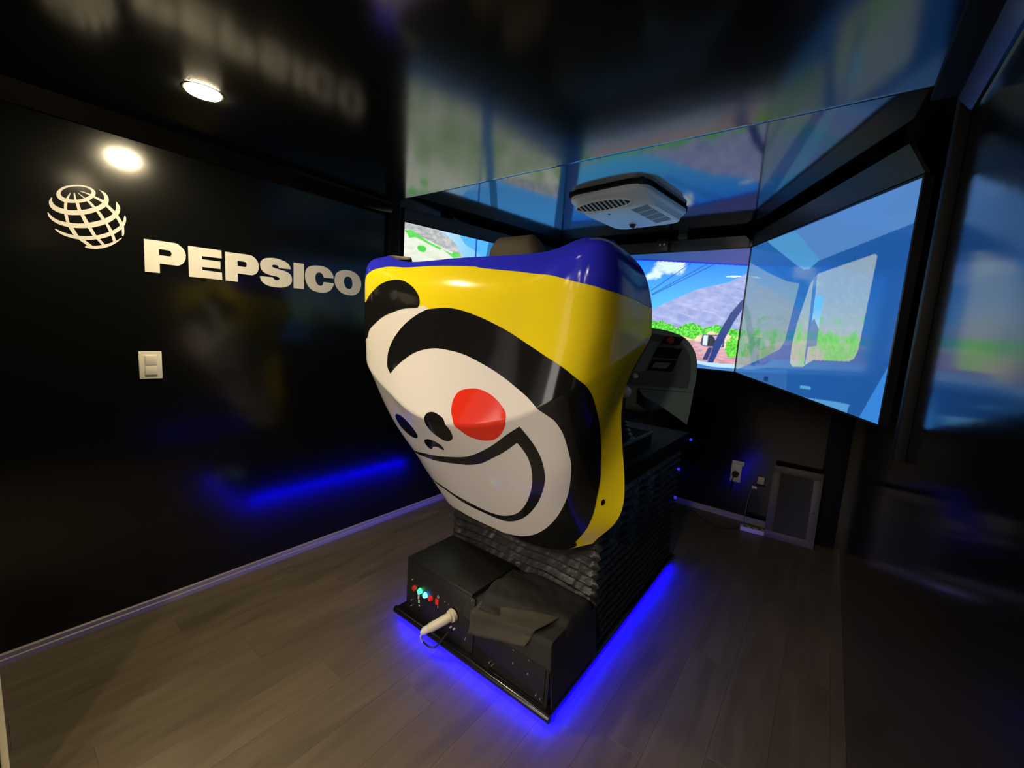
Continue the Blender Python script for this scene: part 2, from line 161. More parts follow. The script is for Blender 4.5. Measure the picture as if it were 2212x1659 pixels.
M['led_red'] = mat('red_button_light', (0.5, 0.02, 0.02), 0.4, emit=(1.0, 0.03, 0.02), emit_s=0.25)
M['blue_dot'] = mat('blue_emissive_dot', (0.02, 0.02, 0.5), 0.4, emit=(0.03, 0.03, 1.0), emit_s=0.7)

def floor_material():
    m = bpy.data.materials.new('wood_vinyl_plank')
    m.use_nodes = True
    nt = m.node_tree
    b = nt.nodes['Principled BSDF']
    tc = nt.nodes.new('ShaderNodeTexCoord')
    oi = nt.nodes.new('ShaderNodeObjectInfo')
    geo = nt.nodes.new('ShaderNodeNewGeometry')
    add = nt.nodes.new('ShaderNodeVectorMath'); add.operation = 'MULTIPLY_ADD'
    cmb = nt.nodes.new('ShaderNodeCombineXYZ')
    nt.links.new(oi.outputs['Random'], cmb.inputs[0]); nt.links.new(oi.outputs['Random'], cmb.inputs[1])
    add.inputs[1].default_value = (1, 1, 1)
    sc = nt.nodes.new('ShaderNodeVectorMath'); sc.operation = 'SCALE'; sc.inputs['Scale'].default_value = 17
    nt.links.new(cmb.outputs[0], sc.inputs[0])
    nt.links.new(geo.outputs['Position'], add.inputs[0]); nt.links.new(sc.outputs[0], add.inputs[2])
    mp = nt.nodes.new('ShaderNodeMapping'); mp.inputs['Scale'].default_value = (7.0, 0.9, 1)
    nt.links.new(add.outputs[0], mp.inputs[0])
    n1 = nt.nodes.new('ShaderNodeTexNoise'); n1.inputs['Scale'].default_value = 2.2; n1.inputs['Detail'].default_value = 6; n1.inputs['Distortion'].default_value = 0.6
    nt.links.new(mp.outputs[0], n1.inputs['Vector'])
    mp2 = nt.nodes.new('ShaderNodeMapping'); mp2.inputs['Scale'].default_value = (16.0, 1.6, 1)
    nt.links.new(add.outputs[0], mp2.inputs[0])
    n2 = nt.nodes.new('ShaderNodeTexNoise'); n2.inputs['Scale'].default_value = 3.0; n2.inputs['Detail'].default_value = 4
    nt.links.new(mp2.outputs[0], n2.inputs['Vector'])
    rmp = nt.nodes.new('ShaderNodeValToRGB')
    rmp.color_ramp.elements[0].position = 0.3; rmp.color_ramp.elements[0].color = (0.085, 0.066, 0.041, 1)
    rmp.color_ramp.elements[1].position = 0.7; rmp.color_ramp.elements[1].color = (0.134, 0.105, 0.066, 1)
    nt.links.new(n1.outputs['Fac'], rmp.inputs[0])
    kn = nt.nodes.new('ShaderNodeMapRange'); kn.inputs['From Min'].default_value = 0.66; kn.inputs['From Max'].default_value = 0.74
    kn.inputs['To Min'].default_value = 1.0; kn.inputs['To Max'].default_value = 0.72
    nt.links.new(n2.outputs['Fac'], kn.inputs['Value'])
    tint = nt.nodes.new('ShaderNodeMapRange'); tint.inputs['To Min'].default_value = 0.93; tint.inputs['To Max'].default_value = 1.07
    nt.links.new(oi.outputs['Random'], tint.inputs['Value'])
    mu = nt.nodes.new('ShaderNodeMath'); mu.operation = 'MULTIPLY'
    nt.links.new(kn.outputs[0], mu.inputs[0]); nt.links.new(tint.outputs[0], mu.inputs[1])
    ml = nt.nodes.new('ShaderNodeVectorMath'); ml.operation = 'SCALE'
    nt.links.new(rmp.outputs[0], ml.inputs[0]); nt.links.new(mu.outputs[0], ml.inputs['Scale'])
    nt.links.new(ml.outputs[0], b.inputs['Base Color'])
    b.inputs['Roughness'].default_value = 0.42
    bp = nt.nodes.new('ShaderNodeBump'); bp.inputs['Distance'].default_value = 0.0008
    nt.links.new(n2.outputs['Fac'], bp.inputs['Height']); nt.links.new(bp.outputs[0], b.inputs['Normal'])
    return m
M['floor'] = floor_material()

def link(name, me, m=None, parent=None, loc=None, **props):
    o = bpy.data.objects.new(name, me)
    COL.objects.link(o)
    if m is not None and me is not None:
        me.materials.append(m)
    if parent:
        o.parent = parent
    if loc:
        o.location = loc
    for k, v in props.items():
        o[k] = v
    return o

def empty(name, loc, label, cat, group=None, rz=0.0):
    o = bpy.data.objects.new(name, None)
    COL.objects.link(o)
    o.location = loc
    o.rotation_euler = (0, 0, rz)
    o.empty_display_size = 0.1
    o['label'] = label
    o['category'] = cat
    if group:
        o['group'] = group
    return o

def bm_new(): return bmesh.new()

def bm_box(bm, x0, x1, y0, y1, z0, z1, bev=0.0, seg=2):
    b2 = bmesh.new()
    bmesh.ops.create_cube(b2, size=1.0)
    for v in b2.verts:
        v.co = Vector(((x0 + x1) / 2 + v.co.x * (x1 - x0), (y0 + y1) / 2 + v.co.y * (y1 - y0), (z0 + z1) / 2 + v.co.z * (z1 - z0)))
    if bev > 0:
        bmesh.ops.bevel(b2, geom=b2.edges[:], offset=bev, segments=seg, affect='EDGES', profile=0.5)
    me = bpy.data.meshes.new('t'); b2.to_mesh(me); b2.free(); bm.from_mesh(me); bpy.data.meshes.remove(me)

def bm_cyl(bm, p0, p1, r0, r1=None, n=20, caps=True):
    r1 = r0 if r1 is None else r1
    p0, p1 = Vector(p0), Vector(p1)
    d = p1 - p0
    q = Vector((0, 0, 1)).rotation_difference(d.normalized()).to_matrix().to_4x4()
    bmesh.ops.create_cone(bm, cap_ends=caps, segments=n, radius1=r0, radius2=r1, depth=d.length,
                          matrix=Matrix.Translation((p0 + p1) / 2) @ q)

def bm_tube(bm, pts, r, n=8):
    pts = [Vector(p) for p in pts]
    rings = []
    up = Vector((0.13, 0.31, 0.94)).normalized()
    for i, p in enumerate(pts):
        t = (pts[min(i + 1, len(pts) - 1)] - pts[max(i - 1, 0)]).normalized()
        a = t.cross(up)
        if a.length < 1e-3: a = t.cross(Vector((1, 0, 0)))
        a.normalize(); b = t.cross(a)
        rr = r[i] if isinstance(r, (list, tuple)) else r
        rings.append([bm.verts.new(p + (a * math.cos(k * 2 * math.pi / n) + b * math.sin(k * 2 * math.pi / n)) * rr) for k in range(n)])
    for i in range(len(rings) - 1):
        for k in range(n):
            bm.faces.new((rings[i][k], rings[i][(k + 1) % n], rings[i + 1][(k + 1) % n], rings[i + 1][k]))
    bm.faces.new(rings[0][::-1]); bm.faces.new(rings[-1])

def bm_prism(bm, poly, a, b, axis):
    """polygon in two coordinates extruded between a and b along axis 'x','y' or 'z'"""
    def P(p, t):
        if axis == 'x': return (t, p[0], p[1])
        if axis == 'y': return (p[0], t, p[1])
        return (p[0], p[1], t)
    va = [bm.verts.new(P(p, a)) for p in poly]
    vb = [bm.verts.new(P(p, b)) for p in poly]
    bm.faces.new(va); bm.faces.new(vb[::-1])
    n = len(poly)
    for i in range(n):
        bm.faces.new((va[i], va[(i + 1) % n], vb[(i + 1) % n], vb[i]))

def done(bm, name, m, parent=None, smooth=False, loc=None, angle=35, **props):
    bmesh.ops.recalc_face_normals(bm, faces=bm.faces[:])
    me = bpy.data.meshes.new(name)
    bm.to_mesh(me); bm.free()
    if smooth:
        for p in me.polygons: p.use_smooth = True
        me.set_sharp_from_angle(angle=math.radians(angle))
    return link(name, me, m, parent, loc, **props)

def boxo(name, x0, x1, y0, y1, z0, z1, m, parent=None, bev=0.0, seg=2, **props):
    bm = bm_new(); bm_box(bm, x0, x1, y0, y1, z0, z1, bev, seg)
    return done(bm, name, m, parent, smooth=bev > 0, **props)

def smooth_poly(pts, sub=5, corner=48):
    """Catmull-Rom resample of a closed outline that keeps its sharp corners"""
    n = len(pts); P = [Vector((p[0], p[1])) for p in pts]; out = []
    sharp = []
    for i in range(n):
        a = (P[i] - P[i - 1]); b = (P[(i + 1) % n] - P[i])
        sharp.append(a.length < 1e-9 or b.length < 1e-9 or math.degrees(a.angle(b)) > corner)
    for i in range(n):
        p1, p2 = P[i], P[(i + 1) % n]
        p0 = P[i - 1] if not sharp[i] else p1 * 2 - p2
        p3 = P[(i + 2) % n] if not sharp[(i + 1) % n] else p2 * 2 - p1
        for k in range(sub):
            t = k / sub
            out.append(0.5 * ((2 * p1) + (p2 - p0) * t + (2 * p0 - 5 * p1 + 4 * p2 - p3) * t * t + (-p0 + 3 * p1 - 3 * p2 + p3) * t ** 3))
    return [(v.x, v.y) for v in out]

def inside(px, py, poly):
    px = np.asarray(px, float); py = np.asarray(py, float)
    c = np.zeros(px.shape, bool)
    n = len(poly)
    for i in range(n):
        x1, y1 = poly[i]; x2, y2 = poly[(i + 1) % n]
        if y1 == y2: continue
        m = ((y1 > py) != (y2 > py)) & (px < (x2 - x1) * (py - y1) / (y2 - y1) + x1)
        c ^= m
    return c

def cdt(outer, hole=None, extra=None):
    verts = [Vector(p) for p in outer]
    n = len(verts)
    edges = [(i, (i + 1) % n) for i in range(n)]
    if hole:
        k = len(verts); verts += [Vector(p) for p in hole]
        m = len(hole); edges += [(k + i, k + (i + 1) % m) for i in range(m)]
    if extra: verts += [Vector(p) for p in extra]
    vo, eo, fo, *_ = delaunay_2d_cdt(verts, edges, [], 0, 1e-5)
    tri = []
    cx = np.array([sum(vo[i].x for i in f) / len(f) for f in fo]); cy = np.array([sum(vo[i].y for i in f) / len(f) for f in fo])
    keep = inside(cx, cy, outer)
    if hole: keep &= ~inside(cx, cy, hole)
    return [(v.x, v.y) for v in vo], [f for f, k in zip(fo, keep) if k]

# ------------------------------------------------------------------ setting
XL, XR, YN, YF = -2.545, 0.235, -0.012, 3.98
ZC, ZC2, YS = 2.283, 2.355, 1.806
YV = -2.6          # unseen rear end of the room; its doorway is added to admit fill light
ST = dict(kind='structure')

fl = link('floor', None, **ST)
bpy.data.objects.remove(fl)
bm = bm_new(); bm_box(bm, XL - 0.05, XR + 0.05, YV - .05, YF + 0.05, -0.06, -0.004)
fl = done(bm, 'floor', M['trim'], **ST)
random.seed(4)
pw, pl = 0.182, 1.22
plank_mesh = {}
nx = 0
x = XL
k = 0
while x < XR - 0.005:
    x1 = min(x + pw, XR)
    off = (k * 0.43) % 1.0 * pl
    y = YV - off
    while y < YF:
        y0c, y1c = max(y, YV), min(y + pl, YF)
        if y1c - y0c > 0.02:
            key = (round(x1 - x, 3), round(y1c - y0c, 3))
            if key not in plank_mesh:
                b2 = bm_new(); bm_box(b2, -(x1 - x) / 2 + .0003, (x1 - x) / 2 - .0003, -(y1c - y0c) / 2 + .0003, (y1c - y0c) / 2 - .0003, -0.004, 0.0, 0.0003, 1)
                me = bpy.data.meshes.new('plank'); b2.to_mesh(me); b2.free(); me.materials.append(M['floor'])
                plank_mesh[key] = me
            p = bpy.data.objects.new('plank', plank_mesh[key]); COL.objects.link(p)
            p.parent = fl; p.location = ((x + x1) / 2, (y0c + y1c) / 2, 0)
        y += pl
    x += pw; k += 1

boxo('wall_left', XL - .05, XL, YV - .05, YF + .05, -.05, 2.5, M['wall'], **ST)
boxo('wall_right', XR, XR + .05, YV - .05, YF + .05, -.05, 2.5, M['wall_right'], **ST)
boxo('wall_far', XL, XR, YF, YF + .05, -.05, 2.5, M['wall'], **ST)
# short return wall at the left; the rest is left open to let the added rear light in
bm = bm_new(); bm_box(bm, XL, -1.72, YN - .06, YN, -.0, ZC)
done(bm, 'wall_near', M['wall'], **ST)
bm = bm_new(); bm_box(bm, XL, -1.5, YV - .05, YV, 2.1, 2.5); bm_box(bm, -1.5, XR, YV - .05, YV, -.05, 2.5)  # doorway gap made up in this unseen wall to pass fill light
done(bm, 'wall_rear', M['wall'], **ST)

# ceiling: near sheet a little lower than the far one
bm = bm_new()
bm_box(bm, XL, XR, YV, YS - .05, ZC, 2.45)
done(bm, 'ceiling', M['ceiling'], **ST)
boxo('ceiling', XL, XR, YS, YF, ZC2, 2.45, M['ceiling_far'], **ST)
# the near sheet rolls up at its far edge
bm = bm_new()
prof = [(YS - .05 + .09 * math.sin(math.radians(i * 3)), ZC + .09 * (1 - math.cos(math.radians(i * 3)))) for i in range(12)]
bm_prism(bm, prof + [(prof[-1][0], 2.45), (YS - .05, 2.45)], XL, XR, 'x')
done(bm, 'trim_1', M['ceiling_far'], smooth=True, angle=25, **ST)
# cornices along both side walls up to the posts
for s, nm in ((-1, 'trim_2'), (1, 'trim_3')):
    xw = XL if s < 0 else XR
    q = 0.09
    bm = bm_new()
    pr = [(xw, ZC), (xw - s * q, ZC), (xw - s * q, ZC - .006), (xw - s * .012, ZC - .068), (xw, ZC - .068)]
    if s > 0: pr = [(xw, ZC - .001), (xw - .040, ZC - .001), (xw - .040, ZC - .024), (xw - .008, ZC - .066), (xw, ZC - .068)]
    bm_prism(bm, pr, YN, YS + .02, 'y')
    done(bm, nm, M['cornice'] if s < 0 else M['wall'], **ST)
boxo('trim_10', XR - .10, XR - .040, YN, YS + .02, ZC - .016, ZC, M['trim'], **ST)
# posts at the joint
boxo('trim_4', XL, XL + .04, 1.83, 1.90, 1.15, ZC2, M['trim'], bev=.003, **ST)
boxo('trim_5', XR - .03, XR, 1.86, 1.93, 1.15, ZC2, M['trim'], bev=.003, **ST)
# corner post at the right end of the far wall
boxo('trim_6', 0.055, 0.195, YF - .05, YF, 0.0, ZC2, M['trim'], bev=.004, **ST)

def baseboard(name, path, h, t, m):
    """path: two xy points; profile on the left hand side"""
    a, b = Vector((*path[0], 0)), Vector((*path[1], 0))
    d = (b - a).normalized(); nrm = Vector((-d.y, d.x, 0))
    pr = [(0, 0), (t, 0), (t, h * .45), (t * .62, h * .52), (t * .62, h * .9), (t * .3, h), (0, h)]
    bm = bm_new()
    va = [bm.verts.new(a + nrm * p + Vector((0, 0, z))) for p, z in pr]
    vb = [bm.verts.new(b + nrm * p + Vector((0, 0, z))) for p, z in pr]
    bm.faces.new(va); bm.faces.new(vb[::-1])
    for i in range(len(pr)):
        j = (i + 1) % len(pr)
        bm.faces.new((va[i], va[j], vb[j], vb[i]))
    return done(bm, name, m, **ST)
baseboard('baseboard_left', ((XL, YF), (XL, YN)), 0.047, 0.015, M['baseboard'])
baseboard('baseboard_far', ((0.055, YF), (XL, YF)), 0.05, 0.015, M['baseboard'])
boxo('baseboard_near', XL + .015, -1.72, YN, YN + .016, 0, .07, M['base_near'], bev=.002, **ST)

# ------------------------------------------------------------------ televisions
def vnoise(x, y, seed=0):
    xi = np.floor(x).astype(int); yi = np.floor(y).astype(int); fx = x - xi; fy = y - yi
    fx = fx * fx * (3 - 2 * fx); fy = fy * fy * (3 - 2 * fy)
    h = lambda a, b: (np.sin(a * 127.1 + b * 311.7 + seed * 74.7) * 43758.5453) % 1.0
    return (h(xi, yi) * (1 - fx) + h(xi + 1, yi) * fx) * (1 - fy) + (h(xi, yi + 1) * (1 - fx) + h(xi + 1, yi + 1) * fx) * fy
def fbm(x, y, seed=0, o=4):
    r = 0; a = .5
    for i in range(o):
        r = r + a * vnoise(x * 2 ** i, y * 2 ** i, seed + i); a *= .5
    return r

class Paint:
    """colours of the picture shown on a screen, held on the vertices of the screen sheet"""
    def __init__(s, nx, ny):
        s.nx, s.ny = nx, ny
        s.X, s.Y = np.meshgrid(np.linspace(0, 1, nx), np.linspace(0, 1, ny))
        s.C = np.zeros((ny, nx, 3))
        s.asp = 1.77
    def mask(s, poly):
        m = np.zeros(s.X.shape)
        x0 = min(p[0] for p in poly); x1 = max(p[0] for p in poly); y0 = min(p[1] for p in poly); y1 = max(p[1] for p in poly)
        ix = (s.X[0] >= x0 - .01) & (s.X[0] <= x1 + .01); iy = (s.Y[:, 0] >= y0 - .01) & (s.Y[:, 0] <= y1 + .01)
        if not ix.any() or not iy.any(): return m
        sx = s.X[np.ix_(iy, ix)]; sy = s.Y[np.ix_(iy, ix)]; a = np.zeros(sx.shape)
        for dx in (-.25, .25):
            for dy in (-.25, .25):
                a += inside(sx + dx / s.nx * 1.6, sy + dy / s.ny * 1.6, poly)
        m[np.ix_(iy, ix)] = a / 4
        return m
    def put(s, m, col):
        col = np.asarray(col)
        s.C = s.C * (1 - m[..., None]) + col * m[..., None]
    def poly(s, poly, col, sm=False, alpha=1.0):
        if sm: poly = smooth_poly(poly, 4)
        s.put(s.mask(poly) * alpha, col)
    def line(s, p, q, w, col):
        px, py = (q[0] - p[0]) * s.asp, q[1] - p[1]; L = math.hypot(px, py)
        t = (((s.X - p[0]) * s.asp) * px + (s.Y - p[1]) * py) / L / L
        d = np.hypot((s.X - p[0]) * s.asp - px * t, (s.Y - p[1]) - py * t)
        s.put(np.clip((w - d) / (1.2 / s.ny) + .5, 0, 1) * ((t > 0) & (t < 1)), col)
    def spot(s, c, rx, ry, col, wob=0.25, seed=1, soft=.15):
        d = np.hypot((s.X - c[0]) / rx, (s.Y - c[1]) / ry) + wob * (fbm(s.X * 60, s.Y * 34, seed) - .5) * 2
        s.put(np.clip((1 - d) / soft + .5, 0, 1), col)

def S3(*c): return np.array(srgb(*c))
def lerp(a, b, t):
    t = np.clip(t, 0, 1)[..., None]; return a * (1 - t) + b * t

def bush_band(P, lo, hi, seed=0, xr=(0, 1)):
    """green shrubs between two height curves (x, y lists)"""
    X, Y = P.X, P.Y
    top = np.interp(X, [p[0] for p in hi], [p[1] for p in hi]) + (fbm(X * 70, Y * 4, seed) - .5) * .03
    bot = np.interp(X, [p[0] for p in lo], [p[1] for p in lo]) + (fbm(X * 50, Y * 4, seed + 9) - .5) * .05
    m = ((Y < top) & (Y > bot) & (X > xr[0]) & (X < xr[1])).astype(float)
    n = fbm(X * 160, Y * 90, seed + 3)
    c = lerp(S3(40, 150, 25), S3(120, 245, 90), (n - .25) * 2.2)
    P.C = P.C * (1 - m[..., None]) + c * m[..., None]

# centre picture: road, shrubs, mountain and sky through the windscreen
PC = Paint(480, 270)
X, Y = PC.X, PC.Y
PC.C[:] = lerp(S3(90, 200, 255), S3(22, 120, 245), (Y - .35) / .6)
for cx_, cy_, ra, rb_ in ((.555, .80, .024, .03), (.59, .835, .03, .05), (.615, .885, .035, .05), (.65, .90, .04, .045), (.685, .895, .032, .05), (.695, .855, .025, .045), (.655, .855, .035, .035)):
    PC.spot((cx_, cy_), ra, rb_, S3(205, 232, 252), wob=.5, seed=int(cx_ * 100), soft=.7)
m = ((np.hypot((X - .64) / .06, (Y - .87) / .05) < 1) * np.clip((fbm(X * 40, Y * 24, 5) - .42) * 4, 0, 1)); PC.put(m * .5, S3(120, 165, 240))
W6 = TVP['C_wires']
for i in (0, 2, 4): PC.line(W6[i], W6[i + 1], .0035, S3(15, 75, 165))
PC.spot((.947, .779), .032, .006, S3(235, 250, 255), wob=.1)
mt = [(0, .36), (.12, .40), (.3, .37), (.45, .41), (.56, .476), (.646, .557), (.796, .678), (.929, .733), (1.0, .80), (1.1, .86)]
top = np.interp(X, [p[0] for p in mt], [p[1] for p in mt])
m = (Y < top).astype(float)
n = fbm(X * 30 + Y * 10, Y * 26 - X * 12, 2); st = fbm((X * .85 - Y * .5) * 14, (X * .6 + Y * 1.1) * 60, 8)
c = lerp(S3(132, 146, 198), S3(166, 176, 222), (n - .2) * 1.6)
c = lerp(c, S3(198, 205, 240), np.clip((st - .52) * 5, 0, 1) * .4)
PC.C = PC.C * (1 - m[..., None]) + c * m[..., None]
m = (Y < .34).astype(float)
c = lerp(S3(200, 190, 120), S3(235, 215, 190), fbm(X * 60, Y * 60, 4) * 1.3)
PC.C = PC.C * (1 - m[..., None]) + c * m[..., None]
bush_band(PC, [(0, .28), (.5, .30), (.59, .312), (.70, .30), (.74, .27), (.8, .255), (.845, .29), (.87, .323), (1, .30)],
          [(0, .36), (.5, .38), (.586, .388), (.64, .392), (.70, .36), (.715, .335), (.745, .37), (.79, .395), (.83, .36), (.85, .345), (.9, .385), (.94, .36), (1.0, .34)], 3)
m = (Y < np.interp(X, [0, .5, .62, .74, .8, .9, .97, 1.1], [.24, .27, .26, .24, .235, .225, .16, .05])).astype(float)
c = lerp(S3(175, 130, 145), S3(225, 175, 185), (fbm(X * 50, Y * 120, 6) - .2) * 1.8)
PC.C = PC.C * (1 - m[..., None]) + c * m[..., None]
m = (np.hypot((X - .985) / .034, (Y - .2) / .08) + .9 * (fbm(X * 90, Y * 60, 14) - .5) < 1).astype(float)
c = lerp(S3(50, 165, 25), S3(120, 235, 80), (fbm(X * 160, Y * 90, 23) - .25) * 2.2); PC.C = PC.C * (1 - m[..., None]) + c * m[..., None]
PC.spot((.03, .2), .12, .09, S3(70, 190, 40), .4, 4)
PC.poly(TVP['C_arm2'], S3(40, 52, 110))
PC.poly(TVP['C_box'], S3(60, 70, 110), sm=True)
PC.poly([(.848, .285), (.868, .288), (.868, .2), (.848, .205)], S3(205, 225, 250))
PC.poly([(.868, .288), (.885, .29), (.93, .21), (.90, .2), (.868, .2)], S3(30, 45, 60))
PC.poly([(.888, .288), (.934, .285), (.936, .2), (.925, .2)], S3(190, 170, 200))
PC.poly(TVP['C_arm'], S3(32, 58, 125))
PC.poly([(-.1, .12), (.79, .12), (.83, .064), (.89, .055), (1.1, .062), (1.1, -.1), (-.1, -.1)], S3(175, 215, 240))
PC.poly([(-.1, .05), (.8, .045), (.9, .022), (1.1, .03), (1.1, -.1), (-.1, -.1)], S3(70, 125, 190))
PC.line((.79, .115), (.83, .066), .006, S3(40, 55, 95))
yb = np.interp(X, [0, .25, .477, 1.0, 1.1], [.93, .945, .957, .868, .85])
c = lerp(S3(28, 78, 140), S3(66, 72, 140), (X - .5) * 2)
m = (Y > yb).astype(float); PC.C = PC.C * (1 - m[..., None]) + c * m[..., None]
m = ((Y > yb - .008) & (Y <= yb + .006)).astype(float); PC.put(m, S3(30, 40, 190))
PC.poly([(0, 1), (.05, 1), (.10, 0), (0, 0)], S3(28, 66, 130))

# right picture: cab interior with windscreen and side window
PR = Paint(520, 300)
X, Y = PR.X, PR.Y
PR.C[:] = lerp(S3(34, 96, 165), S3(30, 84, 155), X)
PR.poly(TVP['R_roof'], S3(80, 128, 190))
PR.poly(TVP['R_teal'], S3(74, 146, 198))
out = lerp(S3(165, 168, 160), S3(136, 160, 176), (Y - .25) / .3)
rock = fbm(X * 60 + Y * 30, Y * 50, 7)
out = lerp(out, out * 1.15, (rock - .35) * 1.5)
gm = np.clip((fbm(X * 20, Y * 15, 12) - .40) * 5, 0, 1) * ((Y < .42 + .06 * fbm(X * 20, Y * 2, 3)) & (Y > .14))
out = lerp(out, lerp(S3(84, 176, 90), S3(125, 205, 110), fbm(X * 110, Y * 80, 9)), gm * .95)
mw = PR.mask(TVP['R_side']); PR.C = PR.C * (1 - mw[..., None]) + out * mw[..., None]
out2 = lerp(S3(130, 150, 150), S3(100, 135, 165), (Y - .3) / .5)
out2 = lerp(out2, S3(70, 150, 80), gm * .8)
mw = PR.mask(TVP['R_wind']); PR.C = PR.C * (1 - mw[..., None]) + out2 * mw[..., None]
PR.poly(TVP['R_div'], S3(60, 112, 175))
PR.poly(TVP['R_mirG'], S3(95, 180, 225))
m = PR.mask(TVP['R_mirG']) * np.clip((.5 - Y) / .1, 0, 1); PR.put(m, S3(165, 190, 205))
PR.poly(TVP['R_mirD'], S3(84, 120, 160))
PR.poly(TVP['R_dash'], S3(52, 104, 168), alpha=.8)
PR.poly(TVP['R_vent'], S3(24, 62, 115))
PR.poly(TVP['R_handle'], S3(84, 160, 205), sm=True)
PR.poly(TVP['R_pocket'], S3(84, 152, 208), sm=True)
PR.poly(TVP['R_wedge'], S3(54, 130, 212))

# left picture: roadside, shrubs and hill
PL = Paint(440, 250)
X, Y = PL.X, PL.Y
PL.C[:] = lerp(S3(200, 210, 170), S3(225, 228, 218), fbm(X * 26 + Y * 10, Y * 50, 3) * 1.4)
gm = np.clip((fbm(X * 14, Y * 16, 21) - .45) * 5, 0, 1) * (Y < .72)
PL.C = lerp(PL.C, S3(140, 180, 120), gm * .8)
top = np.interp(X, [0, .1, .2, .3, .45, .8, 1], [.95, .91, .87, .83, .72, .62, .6])
PL.put((Y > top).astype(float), S3(172, 176, 178))
m = (Y > top); rock = fbm(X * 60, Y * 60, 6)
PL.C = np.where(m[..., None], lerp(S3(150, 156, 160), S3(200, 200, 196), (rock - .25) * 2), PL.C)
sky = np.interp(X, [0, .15, .21, .27, .31, .45, 1], [1.1, 1.01, .978, .918, .824, .76, .72])
m = (Y > sky); PL.C = np.where(m[..., None], lerp(S3(170, 210, 240), S3(95, 180, 255), (X - .2) * 4), PL.C)
sk2 = np.interp(X, [0, .28, .303, .32, .38, .5, 1], [1.1, 1.01, .966, .934, .90, .8, .7])
m = (Y > sk2); PL.C = np.where(m[..., None], S3(80, 170, 250), PL.C)
gr = lerp(S3(60, 190, 60), S3(110, 225, 100), fbm(X * 90, Y * 90, 2))
for key in ('L_green', 'L_green2'):
    mk = PL.mask(smooth_poly(TVP[key], 3)); PL.C = PL.C * (1 - mk[..., None]) + gr * mk[..., None]
PL.spot(TVP['L_blob'][0], .022, .025, S3(70, 200, 70), .3, 5)
m = ((Y < .60) & (Y > .30) & (fbm(X * 9, Y * 9, 31) > .40)).astype(float); PL.C = PL.C * (1 - .5 * m[..., None]) + S3(120, 165, 100) * .5 * m[..., None]
PL.line((.387, 1.0), (.39, .1), .008, S3(28, 75, 180))
PL.poly([(.465, 1.01), (.51, 1.01), (.43, .0), (.36, .0)], S3(40, 110, 165))
PL.poly([(-.1, .16), (.4, .14), (.95, .22), (1.1, .25), (1.1, -.1), (-.1, -.1)], S3(34, 84, 140))
PL.poly([(.93, 1.1), (1.1, 1.1), (1.1, -.1), (.97, -.1)], S3(36, 90, 150))

def screen_mat(name, rough, k=1.0):
    m = bpy.data.materials.new(name)
    m.use_nodes = True
    nt = m.node_tree; b = nt.nodes['Principled BSDF']
    at = nt.nodes.new('ShaderNodeAttribute'); at.attribute_name = 'picture'
    nt.links.new(at.outputs['Color'], b.inputs['Emission Color'])
    b.inputs['Emission Strength'].default_value = TV_STRENGTH * k
    b.inputs['Base Color'].default_value = (.006, .006, .007, 1)
    b.inputs['Roughness'].default_value = rough
    b.inputs['IOR'].default_value = 1.6
    return m
M['screen'] = screen_mat('lit_screen_picture_glossy', .08, .86)
M['screen_matte'] = screen_mat('lit_screen_picture', .35)

